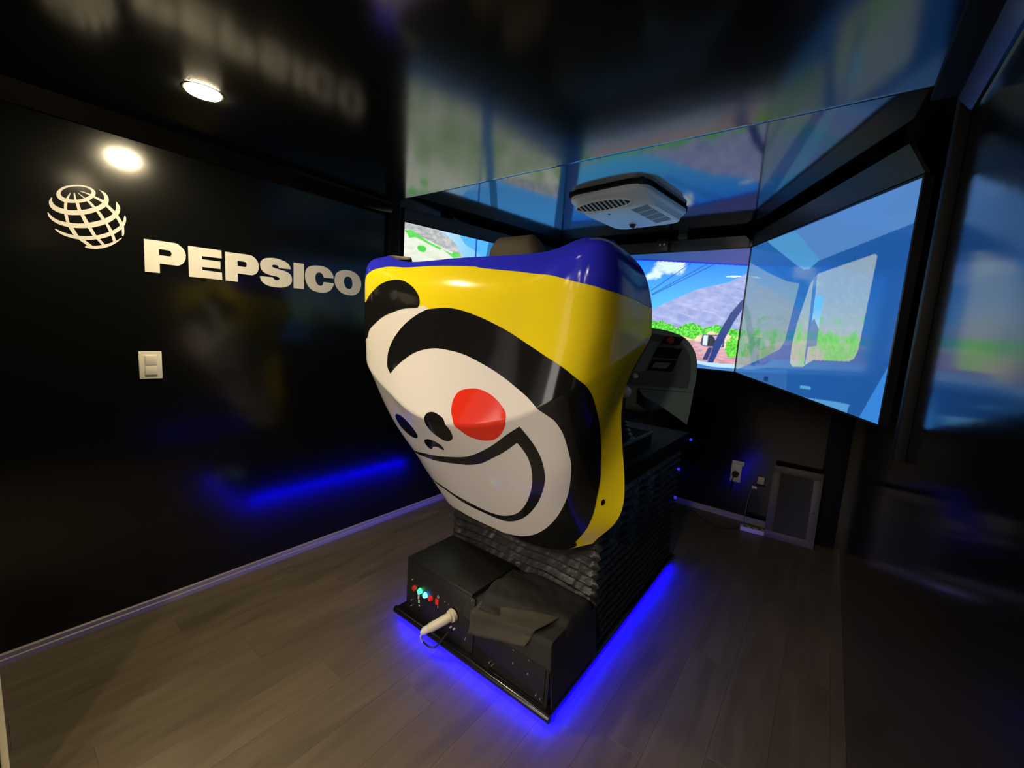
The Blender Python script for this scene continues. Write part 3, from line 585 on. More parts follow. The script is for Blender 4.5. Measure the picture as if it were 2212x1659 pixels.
TVH = .923
def television(P0, P1, z0, z1, paint, label, bracket, sm='screen_matte'):
    P0, P1 = Vector((*P0, z0)), Vector((*P1, z1))
    ax = P1 - P0
    up = Vector((0, 0, 1))
    root = empty('television', ((P0 + P1) / 2) - up * TVH, label, 'television', 'three wrap-around screens')
    org = root.location
    axu = Vector((ax.x, ax.y, 0)).normalized()
    nrm = up.cross(axu)          # away from the viewer side
    if nrm.y < 0: nrm = -nrm
    A = P0 - org
    def pt(s, t, d): return A + ax * s + up * (TVH * (t - 1)) + nrm * d
    nx_, ny_ = paint.nx, paint.ny
    s_, t_ = np.meshgrid(np.linspace(0, 1, nx_), np.linspace(0, 1, ny_))
    co = (np.array(A)[None, None] + s_[..., None] * np.array(ax) + (TVH * (t_ - 1))[..., None] * np.array((0, 0, 1.0))).reshape(-1, 3)
    idx = np.arange(nx_ * ny_).reshape(ny_, nx_)
    q = np.stack([idx[:-1, :-1], idx[:-1, 1:], idx[1:, 1:], idx[1:, :-1]], -1).reshape(-1, 4)
    me = bpy.data.meshes.new('screen')
    me.vertices.add(len(co)); me.vertices.foreach_set('co', co.ravel())
    me.loops.add(q.size); me.loops.foreach_set('vertex_index', q.ravel())
    me.polygons.add(len(q)); me.polygons.foreach_set('loop_start', np.arange(0, q.size, 4)); me.polygons.foreach_set('loop_total', np.full(len(q), 4))
    me.update(); me.validate()
    a = me.color_attributes.new('picture', 'FLOAT_COLOR', 'POINT')
    c4 = np.ones((len(co), 4)); c4[:, :3] = paint.C.reshape(-1, 3)
    a.data.foreach_set('color', c4.ravel())
    link('screen', me, M[sm], root)
    # bezel strips
    L = ax.length; bw = .009
    def slab(bm, s0, s1, t0, t1, d0, d1):
        vs = [bm.verts.new(pt(s, t, d)) for d in (d0, d1) for (s, t) in ((s0, t0), (s1, t0), (s1, t1), (s0, t1))]
        for f in ((0, 1, 2, 3), (7, 6, 5, 4), (0, 4, 5, 1), (1, 5, 6, 2), (2, 6, 7, 3), (3, 7, 4, 0)): bm.faces.new([vs[i] for i in f])
    es, et = bw / L, bw / TVH
    bm = bm_new()
    slab(bm, -es * .4, 1 + es, 1, 1 + et, -.004, .03); slab(bm, -es * .4, 1 + es, -et, 0, -.004, .03)
    slab(bm, -es * .4, 0, -et, 1 + et, -.004, .03); slab(bm, 1, 1 + es, -et, 1 + et, -.004, .03)
    done(bm, 'bezel', M['bezel'], root)
    bm = bm_new(); slab(bm, 0.0, 1, 0, 1, .004, .03); slab(bm, .12, .88, .12, .75, .03, .06)
    done(bm, 'housing', M['bezel'], root)
    for s in bracket:
        bm = bm_new(); slab(bm, s - .02, s + .02, .3, 1 + (ZC2 - (org.z + TVH)) / TVH - .0, .06, .085)
        done(bm, 'mount_rail', M['trim'], root)
    return root, pt
television((-2.226, 3.6), (-.586, 3.6), 2.216, 2.216, PC, 'centre wall screen showing a mountain road, blue sky and a wiper arm', (.25, .75))
television((-.574, 3.583), (.179, 2.167), 2.216, 2.148, PR, 'right-hand wall screen showing a blue truck cab with a side window', (.25, .75), 'screen')
television((-2.52, 1.951), (-2.235, 3.59), 2.207, 2.216, PL, 'left-hand wall screen showing green shrubs on a pale hillside', (.25, .75))

# boards above the screens, coplanar with them
def valance(name, a, b, z0a, z0b, z1, cut=0.0, m='valance'):
    a, b = Vector((*a, 0)), Vector((*b, 0)); d = (b - a).normalized(); nr = Vector((0, 0, 1)).cross(d)
    if nr.y < 0: nr = -nr
    L = (b - a).length
    pr = [(0, z0a), (L, z0b), (L - cut, z1), (0.03, z1), (0, z1 - .03)]
    bm = bm_new()
    for f0, f1 in ((.002, .02),):
        va = [bm.verts.new(a + d * s + nr * f0 + Vector((0, 0, z))) for s, z in pr]
        vb = [bm.verts.new(a + d * s + nr * f1 + Vector((0, 0, z))) for s, z in pr]
        bm.faces.new(va); bm.faces.new(vb[::-1])
        for i in range(len(pr)):
            j = (i + 1) % len(pr); bm.faces.new((va[i], va[j], vb[j], vb[i]))
    return done(bm, name, M[m], **ST)
valance('trim_7', (-.60, 3.6), (-2.226, 3.6), 2.227, 2.227, 2.31, 0)
valance('trim_8', (-.575, 3.585), (.179, 2.167), 2.227, 2.165, 2.31, .11)
valance('trim_9', (-2.235, 3.58), (-2.52, 1.951), 2.227, 2.218, 2.31, 0)

# small black camera clipped on the board above the centre screen
t = empty('sensor_box', (-1.228, 3.575, 2.225), 'small black box clipped to the board above the centre screen', 'sensor')
boxo('body', -.047, .047, -.02, .02, 0, .10, M['powder'], t, bev=.004)
for xx in (-.018, .016):
    bm = bm_new(); bm_cyl(bm, (xx, -.021, .05), (xx, -.027, .05), .009, n=14); done(bm, 'lens', M['chrome'], t, smooth=True)
t = empty('metal_bracket', (-1.08, 3.585, 2.312), 'small grey metal bracket standing on the board above the centre screen', 'bracket')
boxo('plate', -.035, .035, -.012, 0.012, 0, .043, M['grey_frame'], t, bev=.002)

# ------------------------------------------------------------------ ceiling downlights
def downlight(x, y, m, label):
    t = empty('downlight', (x, y, ZC), label, 'light')
    bm = bm_new(); bmesh.ops.create_cone(bm, cap_ends=True, segments=40, radius1=.053, radius2=.055, depth=.006, matrix=Matrix.Translation((0, 0, -.0035)))
    done(bm, 'diffuser', M[m], t, smooth=True)
    bm = bm_new()
    n = 40
    prof = [(.055, 0.0), (.055, -.002), (.063, -.0015), (.065, 0.0)]
    rings = [[bm.verts.new((r * math.cos(i * 2 * math.pi / n), r * math.sin(i * 2 * math.pi / n), z)) for i in range(n)] for r, z in prof]
    for a in range(len(prof)):
        b = (a + 1) % len(prof)
        for i in range(n): bm.faces.new((rings[a][i], rings[a][(i + 1) % n], rings[b][(i + 1) % n], rings[b][i]))
    done(bm, 'trim_ring', M['trim'], t, smooth=True)
downlight(-1.93, .585, 'lamp', 'round glowing downlight in the black ceiling above the globe logo')
downlight(-1.03, .534, 'lamp_dim', 'dimmer round downlight overhead, just out of view above the yellow shell')
for xx, w1 in ((-1.93, 'left'), (-1.03, 'middle'), (-.15, 'right')):  # six unseen lamps added to light the shell from the front
    for yy, w2 in ((-1.1, 'front'), (-2.1, 'back')):
        downlight(xx, yy, 'fill_rear_strong' if w1 == 'right' else 'fill_rear', 'added unseen fill lamp behind the photographer, %s one of the %s row of three' % (w1, w2))

# ------------------------------------------------------------------ air conditioner on the ceiling
def rrect(w, d, r, n=8):
    pts = []
    for cx_, cy_, a0 in ((w - r, d - r, 0), (-w + r, d - r, 90), (-w + r, -d + r, 180), (w - r, -d + r, 270)):
        for i in range(n + 1):
            a = math.radians(a0 + i * 90 / n); pts.append((cx_ + r * math.cos(a), cy_ + r * math.sin(a)))
    return pts
t = empty('ceiling_air_conditioner', (-1.150, 2.64, ZC2), 'white ceiling air conditioner with an oval louvre and slotted grille', 'air conditioner', rz=math.radians(-6))
hw, hd = .262, .335
lv = [(hw, hd, 0, -.016, .10), (hw, hd, 0, -.034, .10), (hw * .985, hd * .985, 0, -.042, .10), (hw * .93, hd * .93, .004, -.054, .09), (hw * .89, .240, .062, -.084, .08), (hw * .87, .234, .062, -.086, .08)]
bm = bm_new(); rings = []
for w_, d_, cy_, z, r in lv:
    rings.append([bm.verts.new((x_, y_ + cy_, z)) for x_, y_ in rrect(w_, d_, r)])
for a, b in zip(rings[:-1], rings[1:]):
    for i in range(len(a)): bm.faces.new((a[i], a[(i + 1) % len(a)], b[(i + 1) % len(a)], b[i]))
bm.faces.new(rings[-1]); bm.faces.new(rings[0][::-1])
done(bm, 'cover', M['ac'], t, smooth=True, angle=20)
boxo('dark_gap_block', -.245, .245, -.315, .315, -.018, .0, M['dark_hole'], t)  # dark block between cover and ceiling
# oval louvre on the sloping front facet
SL = math.atan2(.030, .131)
def on_facet(o):
    o.location = (-.045, -.240, -.0705); o.rotation_euler = (-SL, 0, 0); return o
orx, ory = .182, .052
ring = lambda k, z: [bm.verts.new(((orx + k) * math.cos(a), (ory + k) * math.sin(a), z)) for a in [i * 2 * math.pi / 40 for i in range(40)]]
bm = bm_new(); vs, vs2 = ring(0, -.0025), ring(0, .002)
bm.faces.new(vs); bm.faces.new(vs2[::-1])
for i in range(40): bm.faces.new((vs[i], vs[(i + 1) % 40], vs2[(i + 1) % 40], vs2[i]))
on_facet(done(bm, 'louvre_opening', M['dark_hole'], t))
bm = bm_new(); r1, r2, r3 = ring(0, -.002), ring(.004, -.009), ring(.014, .002)
for a, b in ((r1, r2), (r2, r3)):
    for i in range(40): bm.faces.new((a[i], a[(i + 1) % 40], b[(i + 1) % 40], b[i]))
on_facet(done(bm, 'louvre_rim', M['ac'], t, smooth=True))
for i in range(11):
    xx = -.150 + i * .030
    hh = ory * math.sqrt(max(0, 1 - (xx / orx) ** 2))
    bm = bm_new(); bm_box(bm, xx - .003, xx + .003, -hh, hh, -.0085, -.002)
    on_facet(done(bm, 'louvre_slat', M['ac'], t))
# slotted return grille
bm = bm_new()
for c in range(4):
    for r in range(11):
        x0 = .082 + r * .0112; y0 = -.12 + c * .092 - .004 * r
        bm_box(bm, x0, x0 + .0062, y0, y0 + .081, -.0868, -.0850)
done(bm, 'grille_slots', M['dark_hole'], t, kind='stuff')
bm = bm_new(); bm_cyl(bm, (-.075, .20, -.086), (-.075, .20, -.100), .024, .018, 20); bm_box(bm, -.081, -.069, .178, .222, -.108, -.098, .003)
done(bm, 'control_knob', M['black_rubber'], t, smooth=True)
for sx, sy in ((-.08, -.10), (-.085, .285)):
    bm = bm_new(); bm_cyl(bm, (sx, sy, -.0855), (sx, sy, -.089), .007, n=12); done(bm, 'screw', M['black_rubber'], t, smooth=True)

# ------------------------------------------------------------------ light switch on the left wall
t = empty('light_switch', (XL, .5285, 1.225), 'ivory wall switch plate with two rockers below the globe logo', 'switch')
boxo('plate', 0, .009, -.0425, .0425, -.065, .065, M['switch'], t, bev=.003)
boxo('inner_frame', .008, .0115, -.024, .024, -.047, .047, M['switch'], t, bev=.001)
for zz in (.024, -.024):
    o = boxo('rocker', 0, .007, -.021, .021, -.021, .021, M['switch'], t, bev=.0015)
    o.location = (.0095, 0, zz); o.rotation_euler = (0, math.radians(3), 0)

# ------------------------------------------------------------------ wall lettering and globe emblem (cut vinyl on thin board)
def flat_letter(name, outer, hole, parent, org, thick=.004, sub=4, m='white_vinyl', corner=40):
    outer = [(y - org[1], z - org[2]) for y, z in outer]; hole = [(y - org[1], z - org[2]) for y, z in hole]
    o2 = smooth_poly(outer, sub, corner); h2 = smooth_poly(hole, sub, corner) if hole else None
    vs, fs = cdt(o2, h2)
    bm = bm_new()
    a = [bm.verts.new((thick, y, z)) for y, z in vs]
    for f in fs: bm.faces.new([a[i] for i in f])
    bm.verts.ensure_lookup_table()
    ext = bmesh.ops.extrude_face_region(bm, geom=bm.faces[:])
    for v in [g for g in ext['geom'] if isinstance(g, bmesh.types.BMVert)]: v.co.x = 0.0005
    return done(bm, name, M[m], parent)
org = (XL, 1.07, 1.73)
t = empty('wall_lettering', org, 'row of large white capital letters on the glossy black left wall', 'sign')
for o_, h_ in LETTERS:
    flat_letter('letter', o_, h_, t, org)
org = (XL, .38, 1.86)
t = empty('globe_emblem', org, 'white striped globe logo on the left wall above the lettering', 'logo')
for i, (o_, h_) in enumerate(GLOBE):
    flat_letter('ring' if i == 0 else ('parallel_band' if i < 5 else 'meridian_band'), o_, h_, t, org, thick=.003 + i * .0001)

# ------------------------------------------------------------------ the simulator
SIM0 = Vector((-1.155, 2.0, 0))
sim = empty('driving_simulator', SIM0, 'truck driving simulator with a yellow, blue and white painted seat shell and blue underglow', 'simulator')
def rel(p): return (p[0] - SIM0.x, p[1] - SIM0.y, p[2])
def sbox(name, x0, x1, y0, y1, z0, z1, m, parent=None, bev=0.0, seg=2, **k):
    return boxo(name, x0 - SIM0.x, x1 - SIM0.x, y0 - SIM0.y, y1 - SIM0.y, z0, z1, m, parent or sim, bev, seg, **k)

# shell surface: Catmull-Rom net, mirrored left-right, with a crease at v = 3
N = np.array(NET)
Lh = N[:, ::-1][:, :3].copy(); Lh[..., 0] = XC - Lh[..., 0]
Rh = N.copy(); Rh[..., 0] = XC + N[..., 0]
NF = np.concatenate([Lh, Rh], axis=1)
def _w(f): return np.stack([-.5 * f + f * f - .5 * f ** 3, 1 - 2.5 * f * f + 1.5 * f ** 3, .5 * f + 2 * f * f - 1.5 * f ** 3, -.5 * f * f + .5 * f ** 3], -1)
def _pad(P): return np.concatenate([(2 * P[0] - P[1])[None], P, (2 * P[-1] - P[-2])[None]])
NFu = _pad(NF.transpose(1, 0, 2)).transpose(1, 0, 2)  # pad in u
LO, HI = _pad(NFu[:4]), _pad(NFu[3:])
def shell_pt(u, v):
    """u, v arrays (points)"""
    u = np.clip(np.asarray(u, float), 0, 6); v = np.clip(np.asarray(v, float), 0, 6)
    iu = np.clip(np.floor(u).astype(int), 0, 5); wu = _w(u - iu)
    hi = v > 3
    vv = np.where(hi, v - 3, v); iv = np.clip(np.floor(vv).astype(int), 0, 2); wv = _w(vv - iv)
    out = np.zeros(u.shape + (3,))
    for a in range(4):
        for b in range(4):
            P = np.where(hi[..., None], HI[iv + a, iu + b], LO[iv + a, iu + b])
            out += P * (wv[..., a] * wu[..., b])[..., None]
    return out
def shell_nrm(u, v, h=.05):
    du = shell_pt(np.asarray(u) + h, v) - shell_pt(np.asarray(u) - h, v)
    dv = shell_pt(u, np.asarray(v) + h) - shell_pt(u, np.asarray(v) - h)
    n = np.cross(du, dv); return n / np.linalg.norm(n, axis=-1, keepdims=True)

def mesh_uv(name, uv, faces, off, m, parent, flip=False):
    uv = np.array(uv); P = shell_pt(uv[:, 0], uv[:, 1]); Nn = shell_nrm(uv[:, 0], uv[:, 1])
    P = P + Nn * off - np.array(SIM0)
    me = bpy.data.meshes.new(name)
    me.from_pydata(P.tolist(), [], [list(f) for f in faces])
    me.update()
    # orient faces along the surface normal
    bm = bmesh.new(); bm.from_mesh(me); bm.verts.ensure_lookup_table()
    for f in bm.faces:
        nn = Vector(Nn[f.verts[0].index])
        if f.normal.dot(nn) * (-1 if flip else 1) < 0: f.normal_flip()
        f.smooth = True
    bm.to_mesh(me); bm.free()
    me.normals_split_custom_set_from_vertices((Nn * (-1 if flip else 1)).tolist())
    return link(name, me, m, parent)
def grid_uv(nu, nv):
    u, v = np.meshgrid(np.linspace(0, 6, nu), np.linspace(0, 6, nv))
    uv = np.stack([u.ravel(), v.ravel()], 1); idx = np.arange(nu * nv).reshape(nv, nu)
    f = np.stack([idx[:-1, :-1], idx[:-1, 1:], idx[1:, 1:], idx[1:, :-1]], -1).reshape(-1, 4)
    return uv, f
uv, fq = grid_uv(121, 121)
shell = mesh_uv('seat_shell', uv, fq, 0.0, M['yellow'], sim)
TH = .022
mesh_uv('inner_lining', uv, fq, -TH, M['lining'], sim, flip=True)
# rim strip round the border
bd = [(u, 0) for u in np.linspace(0, 6, 60)] + [(6, v) for v in np.linspace(0, 6, 60)][1:] + [(u, 6) for u in np.linspace(6, 0, 60)][1:] + [(0, v) for v in np.linspace(6, 0, 60)][1:-1]
bd = np.array(bd); Pb = shell_pt(bd[:, 0], bd[:, 1]); Nb = shell_nrm(bd[:, 0], bd[:, 1])
def rim(name, sel, m):
    bm = bm_new(); n = len(bd)
    lay = [(0, 0.0), (1, -.5), (0, -1.0)]
    cen = Pb.mean(0)
    ring = []
    for k in range(n):
        out_dir = Pb[k] - shell_pt([3 + (bd[k, 0] - 3) * .96], [3 + (bd[k, 1] - 3) * .96])[0]
        out_dir /= np.linalg.norm(out_dir) + 1e-9
        ring.append([bm.verts.new(Pb[k] - np.array(SIM0) + Nb[k] * TH * b + out_dir * .005 * a) for a, b in lay])
    for k in range(n):
        if not sel[k]: continue
        j = (k + 1) % n
        for i in range(2): bm.faces.new((ring[k][i], ring[j][i], ring[j][i + 1], ring[k][i + 1]))
    bmesh.ops.delete(bm, geom=[v for v in bm.verts if not v.link_faces], context='VERTS')
    return done(bm, name, m, sim, smooth=True, angle=80)
sel = np.array([(p[1] >= 5.99 and p[0] < 1.0) or (p[0] <= .01 and p[1] > 3) for p in bd])
rim('bare_rim', sel, M['cream'])
sel2 = np.array([p[1] >= 5.99 or (p[0] >= 5.99 and p[1] > 3.9) for p in bd]) & ~sel
rim('painted_rim', sel2, M['blue'])
rim('rim_edge', ~sel & ~sel2, M['lining'])

def sticker(name, outline, k, m, hole=None, step=.07, corner=48, sub=5, smooth=True, **props):
    ol = smooth_poly(outline, sub, corner) if smooth else outline
    ol = [(min(6, max(0, a)), min(6, max(0, b))) for a, b in ol]
    ol2 = [ol[0]]
    for p in ol[1:] + [ol[0]]:
        q0 = ol2[-1]; dd = math.hypot(p[0] - q0[0], p[1] - q0[1])
        if dd > 1e-4:
            kk = max(1, int(math.ceil(dd / .06)))
            for i in range(1, kk + 1): ol2.append((q0[0] + (p[0] - q0[0]) * i / kk, q0[1] + (p[1] - q0[1]) * i / kk))
    ol2.pop()
    xs = [p[0] for p in ol2]; ys = [p[1] for p in ol2]
    gx, gy = np.meshgrid(np.arange(round(min(xs) / step) * step, max(xs), step), np.arange(round(min(ys) / .05) * .05, max(ys), .05))
    gy = np.where(abs(gy - 3) < .02, 3.0, gy)
    msk = inside(gx, gy, ol2)
    ex = list(zip(gx[msk].tolist(), gy[msk].tolist()))
    vs, fs = cdt(ol2, None, ex)
    return mesh_uv(name, vs, fs, .0006 + .0007 * k, M[m], shell)
U = UVP
# blue cap across the top of the shell
bl = [(0, 3.87), (.3, 4.17), (.63, 4.31), (.95, 4.50)] + [tuple(p) for p in U['blue'][:-1]] + [(6, 3.87)]
sticker('blue_cap', bl + [(6, 6), (0, 6)], 1, 'blue', corner=60)
def resample(pts, n):
    P = np.array(pts); d = np.r_[0, np.cumsum(np.hypot(*np.diff(P, axis=0).T))]
    return np.stack([np.interp(np.linspace(0, d[-1], n), d, P[:, i]) for i in (0, 1)], 1)
bo = [tuple(p) for p in U['band_out']]; bi = [tuple(p) for p in U['band_in']]
rb, ri = resample(bo, 120), resample(bi[::-1], 50)
mid = []
for q in ri[9:]:
    o_ = rb[np.hypot(*(rb - q).T).argmin()]
    mid.append(q * .6 + o_ * .4)
mid = np.array(mid)
wt = [tuple(p) for p in U['whiteTop']]
white = wt + [tuple(p) for p in mid.tolist()] + [(1.3, 0.0), (.8, 0.0), (.55, .5), (.5, 1.5), (.6, 2.5), (.85, 3.15)]
sticker('white_head', white, 1, 'white_gloss', corner=70, sub=3)
sticker('black_band', bo + bi + [tuple(p) for p in U['band_l']], 2, 'black_vinyl', corner=55)
sticker('black_ear', [tuple(p) for p in U['ear']] + [(1.12, 3.5), (.92, 3.8), (1.0, 4.15)], 3, 'black_vinyl', corner=55)
sticker('red_cheek', U['cheek'], 2, 'red_gloss')
sticker('eye_patch', U['eyeR'], 2, 'black_vinyl')
sticker('eye_patch', U['eyeL'], 2, 'black_vinyl')
sticker('nose_mark', U['nose'], 2, 'black_vinyl', corner=60)
sticker('smile_line', U['mouth'], 2, 'black_vinyl', corner=40)
d0 = U['dot'][0]
sticker('bolt_cap', [(d0[0] + .035 * math.cos(a), d0[1] + .045 * math.sin(a)) for a in [i * math.pi / 5 for i in range(10)]], 3, 'lining')

# base plate with rounded lip, LED tape underneath
sbox('base_plate', -1.60, -.675, 1.262, 2.85, .036, .062, M['gloss_edge'], bev=.004)
bm = bm_new(); bm_cyl(bm, rel((-1.605, 1.262, .047)), rel((-.67, 1.262, .047)), .017, n=20)
done(bm, 'front_lip', M['gloss_edge'], sim, smooth=True, angle=50)
for a in ((-1.580, -.70, 1.280, 1.290), (-1.585, -1.575, 1.30, 2.80), (-.700, -.690, 1.30, 2.80)):
    sbox('led_tape', *a, .025, .035, M['led'])
for sx in (-1.5, -.78):
    for sy in (1.38, 2.72):
        bm = bm_new(); bm_cyl(bm, rel((sx, sy, 0)), rel((sx, sy, .036)), .03, .025, 20); done(bm, 'foot', M['black_rubber'], sim, smooth=True)

# control box, lower box and its panel
cb = sbox('control_box', -1.553, -1.112, 1.284, 1.60, .062, .342, M['powder'], bev=.003)
sbox('equipment_box', -1.110, -.700, 1.284, 1.60, .062, .282, M['powder'], bev=.003)
fpn = sbox('control_panel', -1.53, -1.09, 1.279, 1.284, .075, .330, M['powder'], bev=.001)
sbox('side_panel', -1.00, -.715, 1.279, 1.284, .072, .272, M['powder'], bev=.001)
def fcyl(name, x, z, r, m, d=.006, y=1.279, parent=None, n=18):
    bm = bm_new(); bm_cyl(bm, rel((x, y, z)), rel((x, y - d, z)), r, r * .8, n)
    return done(bm, name, m, parent or fpn, smooth=True)
def reparent(o, p):
    o.parent = p
for x, z, m, r in ((-1.482, .209, 'red_plastic', .014), (-1.442, .211, 'led_green', .014), (-1.404, .207, 'led_blue', .014), (-1.367, .209, 'led_red', .014)):
    fcyl('push_button', x, z, r, M[m], .012)
o = boxo('rocker_switch', -.009, .009, -.006, 0, -.013, .013, M['led_red'], fpn, bev=.001); o.location = rel((-1.322, 1.279, .211))
for x, z in ((-1.507, .242), (-1.506, .133), (-1.508, .100), (-1.108, .318), (-1.134, .232), (-1.135, .118), (-1.273, .234), (-1.248, .232)):
    fcyl('screw', x, z, .0045, M['chrome'], .003, n=10)
def ring_print(x, z):
    bm = bm_new(); n = 14
    a = [bm.verts.new(rel((x + .007 * math.cos(i * 2 * math.pi / n), 1.2785, z + .007 * math.sin(i * 2 * math.pi / n)))) for i in range(n)]
    b = [bm.verts.new(rel((x + .0045 * math.cos(i * 2 * math.pi / n), 1.2785, z + .0045 * math.sin(i * 2 * math.pi / n)))) for i in range(n)]
    for i in range(n): bm.faces.new((a[i], a[(i + 1) % n], b[(i + 1) % n], b[i]))
    return done(bm, 'off_mark', M['white_print'], fpn)
ring_print(-1.318, .237)
sbox('on_mark', -1.319, -1.316, 1.2783, 1.2788, .179, .192, M['white_print'], fpn)
# vertical white lettering strip: a column of small strokes, too blurred in the photo to read
bm = bm_new()
for i, (w0, w1) in enumerate(((-.008, .008), (-.006, .007), (-.007, .003), (-.003, .007), (-.006, .006))):
    bm_box(bm, *[-1.456 + w0 + i * .0012 - SIM0.x, -1.456 + w1 + i * .0012 - SIM0.x], 1.2783 - SIM0.y, 1.2788 - SIM0.y, .182 - i * .0098, .1885 - i * .0098)
bm_box(bm, -1.452 - SIM0.x, -1.443 - SIM0.x, 1.2783 - SIM0.y, 1.2788 - SIM0.y, .127, .134)
done(bm, 'printed_label', M['white_print'], fpn, kind='stuff')
sp = [o for o in bpy.data.objects if o.name.startswith('side_panel')][0]
for x, z in ((-.87, .215), (-.793, .214), (-.869, .156), (-.745, .262), (-.794, .153), (-.749, .087), (-.729, .082), (-.99, .088), (-.975, .083)):
    fcyl('screw', x, z, .004, M['chrome'], .003, n=10, parent=sp)
for x, z in ((-1.224, .133), (-1.203, .135)): fcyl('small_jack', x, z, .005, M['white_plastic'], .008, n=12)
for y, z in ((1.355, .235), (1.351, .085), (1.508, .133)):
    bm = bm_new(); bm_cyl(bm, rel((-.700, y, z)), rel((-.697, y, z)), .004, n=10); done(bm, 'screw', M['chrome'], sim, smooth=True)

# bellows skirt
def bellows():
    x0, x1, y0, y1 = -1.60, -.71, 1.655, 2.80
    zb, zt = .064, .80
    rr = .03
    path = []
    def seg(a, b, n, nrm):
        for i in range(n):
            t = i / n; path.append((a[0] + (b[0] - a[0]) * t, a[1] + (b[1] - a[1]) * t, *nrm))
    seg((x0, y0), (x1, y0), 90, (0, -1)); seg((x1, y0), (x1, y1), 90, (1, 0)); seg((x1, y1), (x0, y1), 30, (0, 1)); seg((x0, y1), (x0, y0), 60, (-1, 0))
    npl = 17; rows = npl * 4
    bm = bm_new(); ring = []
    for j in range(rows + 1):
        z = zb + (zt - zb) * j / rows
        ph = (j % 4) / 4
        tri = 1 - abs(ph * 2 - 1)
        rw = []
        for i, (px, py, nx2, ny2) in enumerate(path):
            s = px * 3.1 + py * 5.7
            dz = .018 * (noise.noise(Vector((s * 1.6, z * 3, 1.0)))) + (.010 if ny2 < 0 else 0) * math.sin((px - x0) / (x1 - x0) * math.pi)
            wr = .007 * noise.noise(Vector((s * 14, z * 30, 4.0)))
            k = (.020 * tri + wr) * (1 if min(abs(px - x0), abs(px - x1), 1) > .012 or ny2 == 0 else .6)
            rw.append(bm.verts.new(rel((px + nx2 * k, py + ny2 * k, z + dz * (1 if 2 < j < rows - 2 else 0)))))
        ring.append(rw)
    n = len(path)
    for j in range(rows):
        for i in range(n): bm.faces.new((ring[j][i], ring[j][(i + 1) % n], ring[j + 1][(i + 1) % n], ring[j + 1][i]))
    return done(bm, 'pleated_skirt', M['bellows'], sim, smooth=True, angle=60)
bellows()

# cab floor deck, seat, dash
sbox('cab_deck', -1.62, -.70, 1.60, 2.95, .80, .890, M['lining'], bev=.006)
sbox('centre_console', -1.00, -.745, 1.72, 2.32, .890, .985, M['lining'], bev=.004)
sbox('console_edge', -.750, -.738, 1.72, 2.32, .975, .990, M['dash'], bev=.002)
def pillow(name, w, d, h, m, loc, rx=0.0, r=.05, puff=.02, dome=False):
    bm = bm_new(); bm_box(bm, -w / 2, w / 2, -d / 2, d / 2, -h / 2, h / 2, r, 5)
    for v in bm.verts:
        a = max(0, 1 - (2 * v.co.x / w) ** 2) * max(0, 1 - (2 * v.co.z / h) ** 2)
        v.co.y += math.copysign(puff * a, v.co.y)
        if dome and v.co.z > 0: v.co.z -= .065 * (2 * v.co.x / w) ** 2; v.co.x *= 1 - .14 * (2 * v.co.z / h) ** 2
    o = done(bm, name, m, sim, smooth=True, angle=60); o.location = rel(loc); o.rotation_euler = (rx, 0, 0)
    return o
pillow('seat_backrest', .50, .13, .62, M['seat'], (XC, 1.46, 1.45), math.radians(8), .055)
pillow('headrest', .285, .11, .26, M['seat'], (-1.150, 1.50, 1.800), math.radians(6), .054, .012, dome=True)
o = pillow('seat_cushion', .52, .14, .50, M['seat'], (XC, 1.78, 1.22), math.radians(86), .055)
sbox('seat_base', -1.36, -.96, 1.56, 2.0, .895, 1.15, M['powder'], bev=.02)
bm = bm_new()
bm.free()
for xx in (-1.22, -1.08):
    bm = bm_new(); bm_cyl(bm, rel((xx, 1.49, 1.66)), rel((xx, 1.50, 1.76)), .007, n=10)
    done(bm, 'headrest_post', M['chrome'], sim, smooth=True)

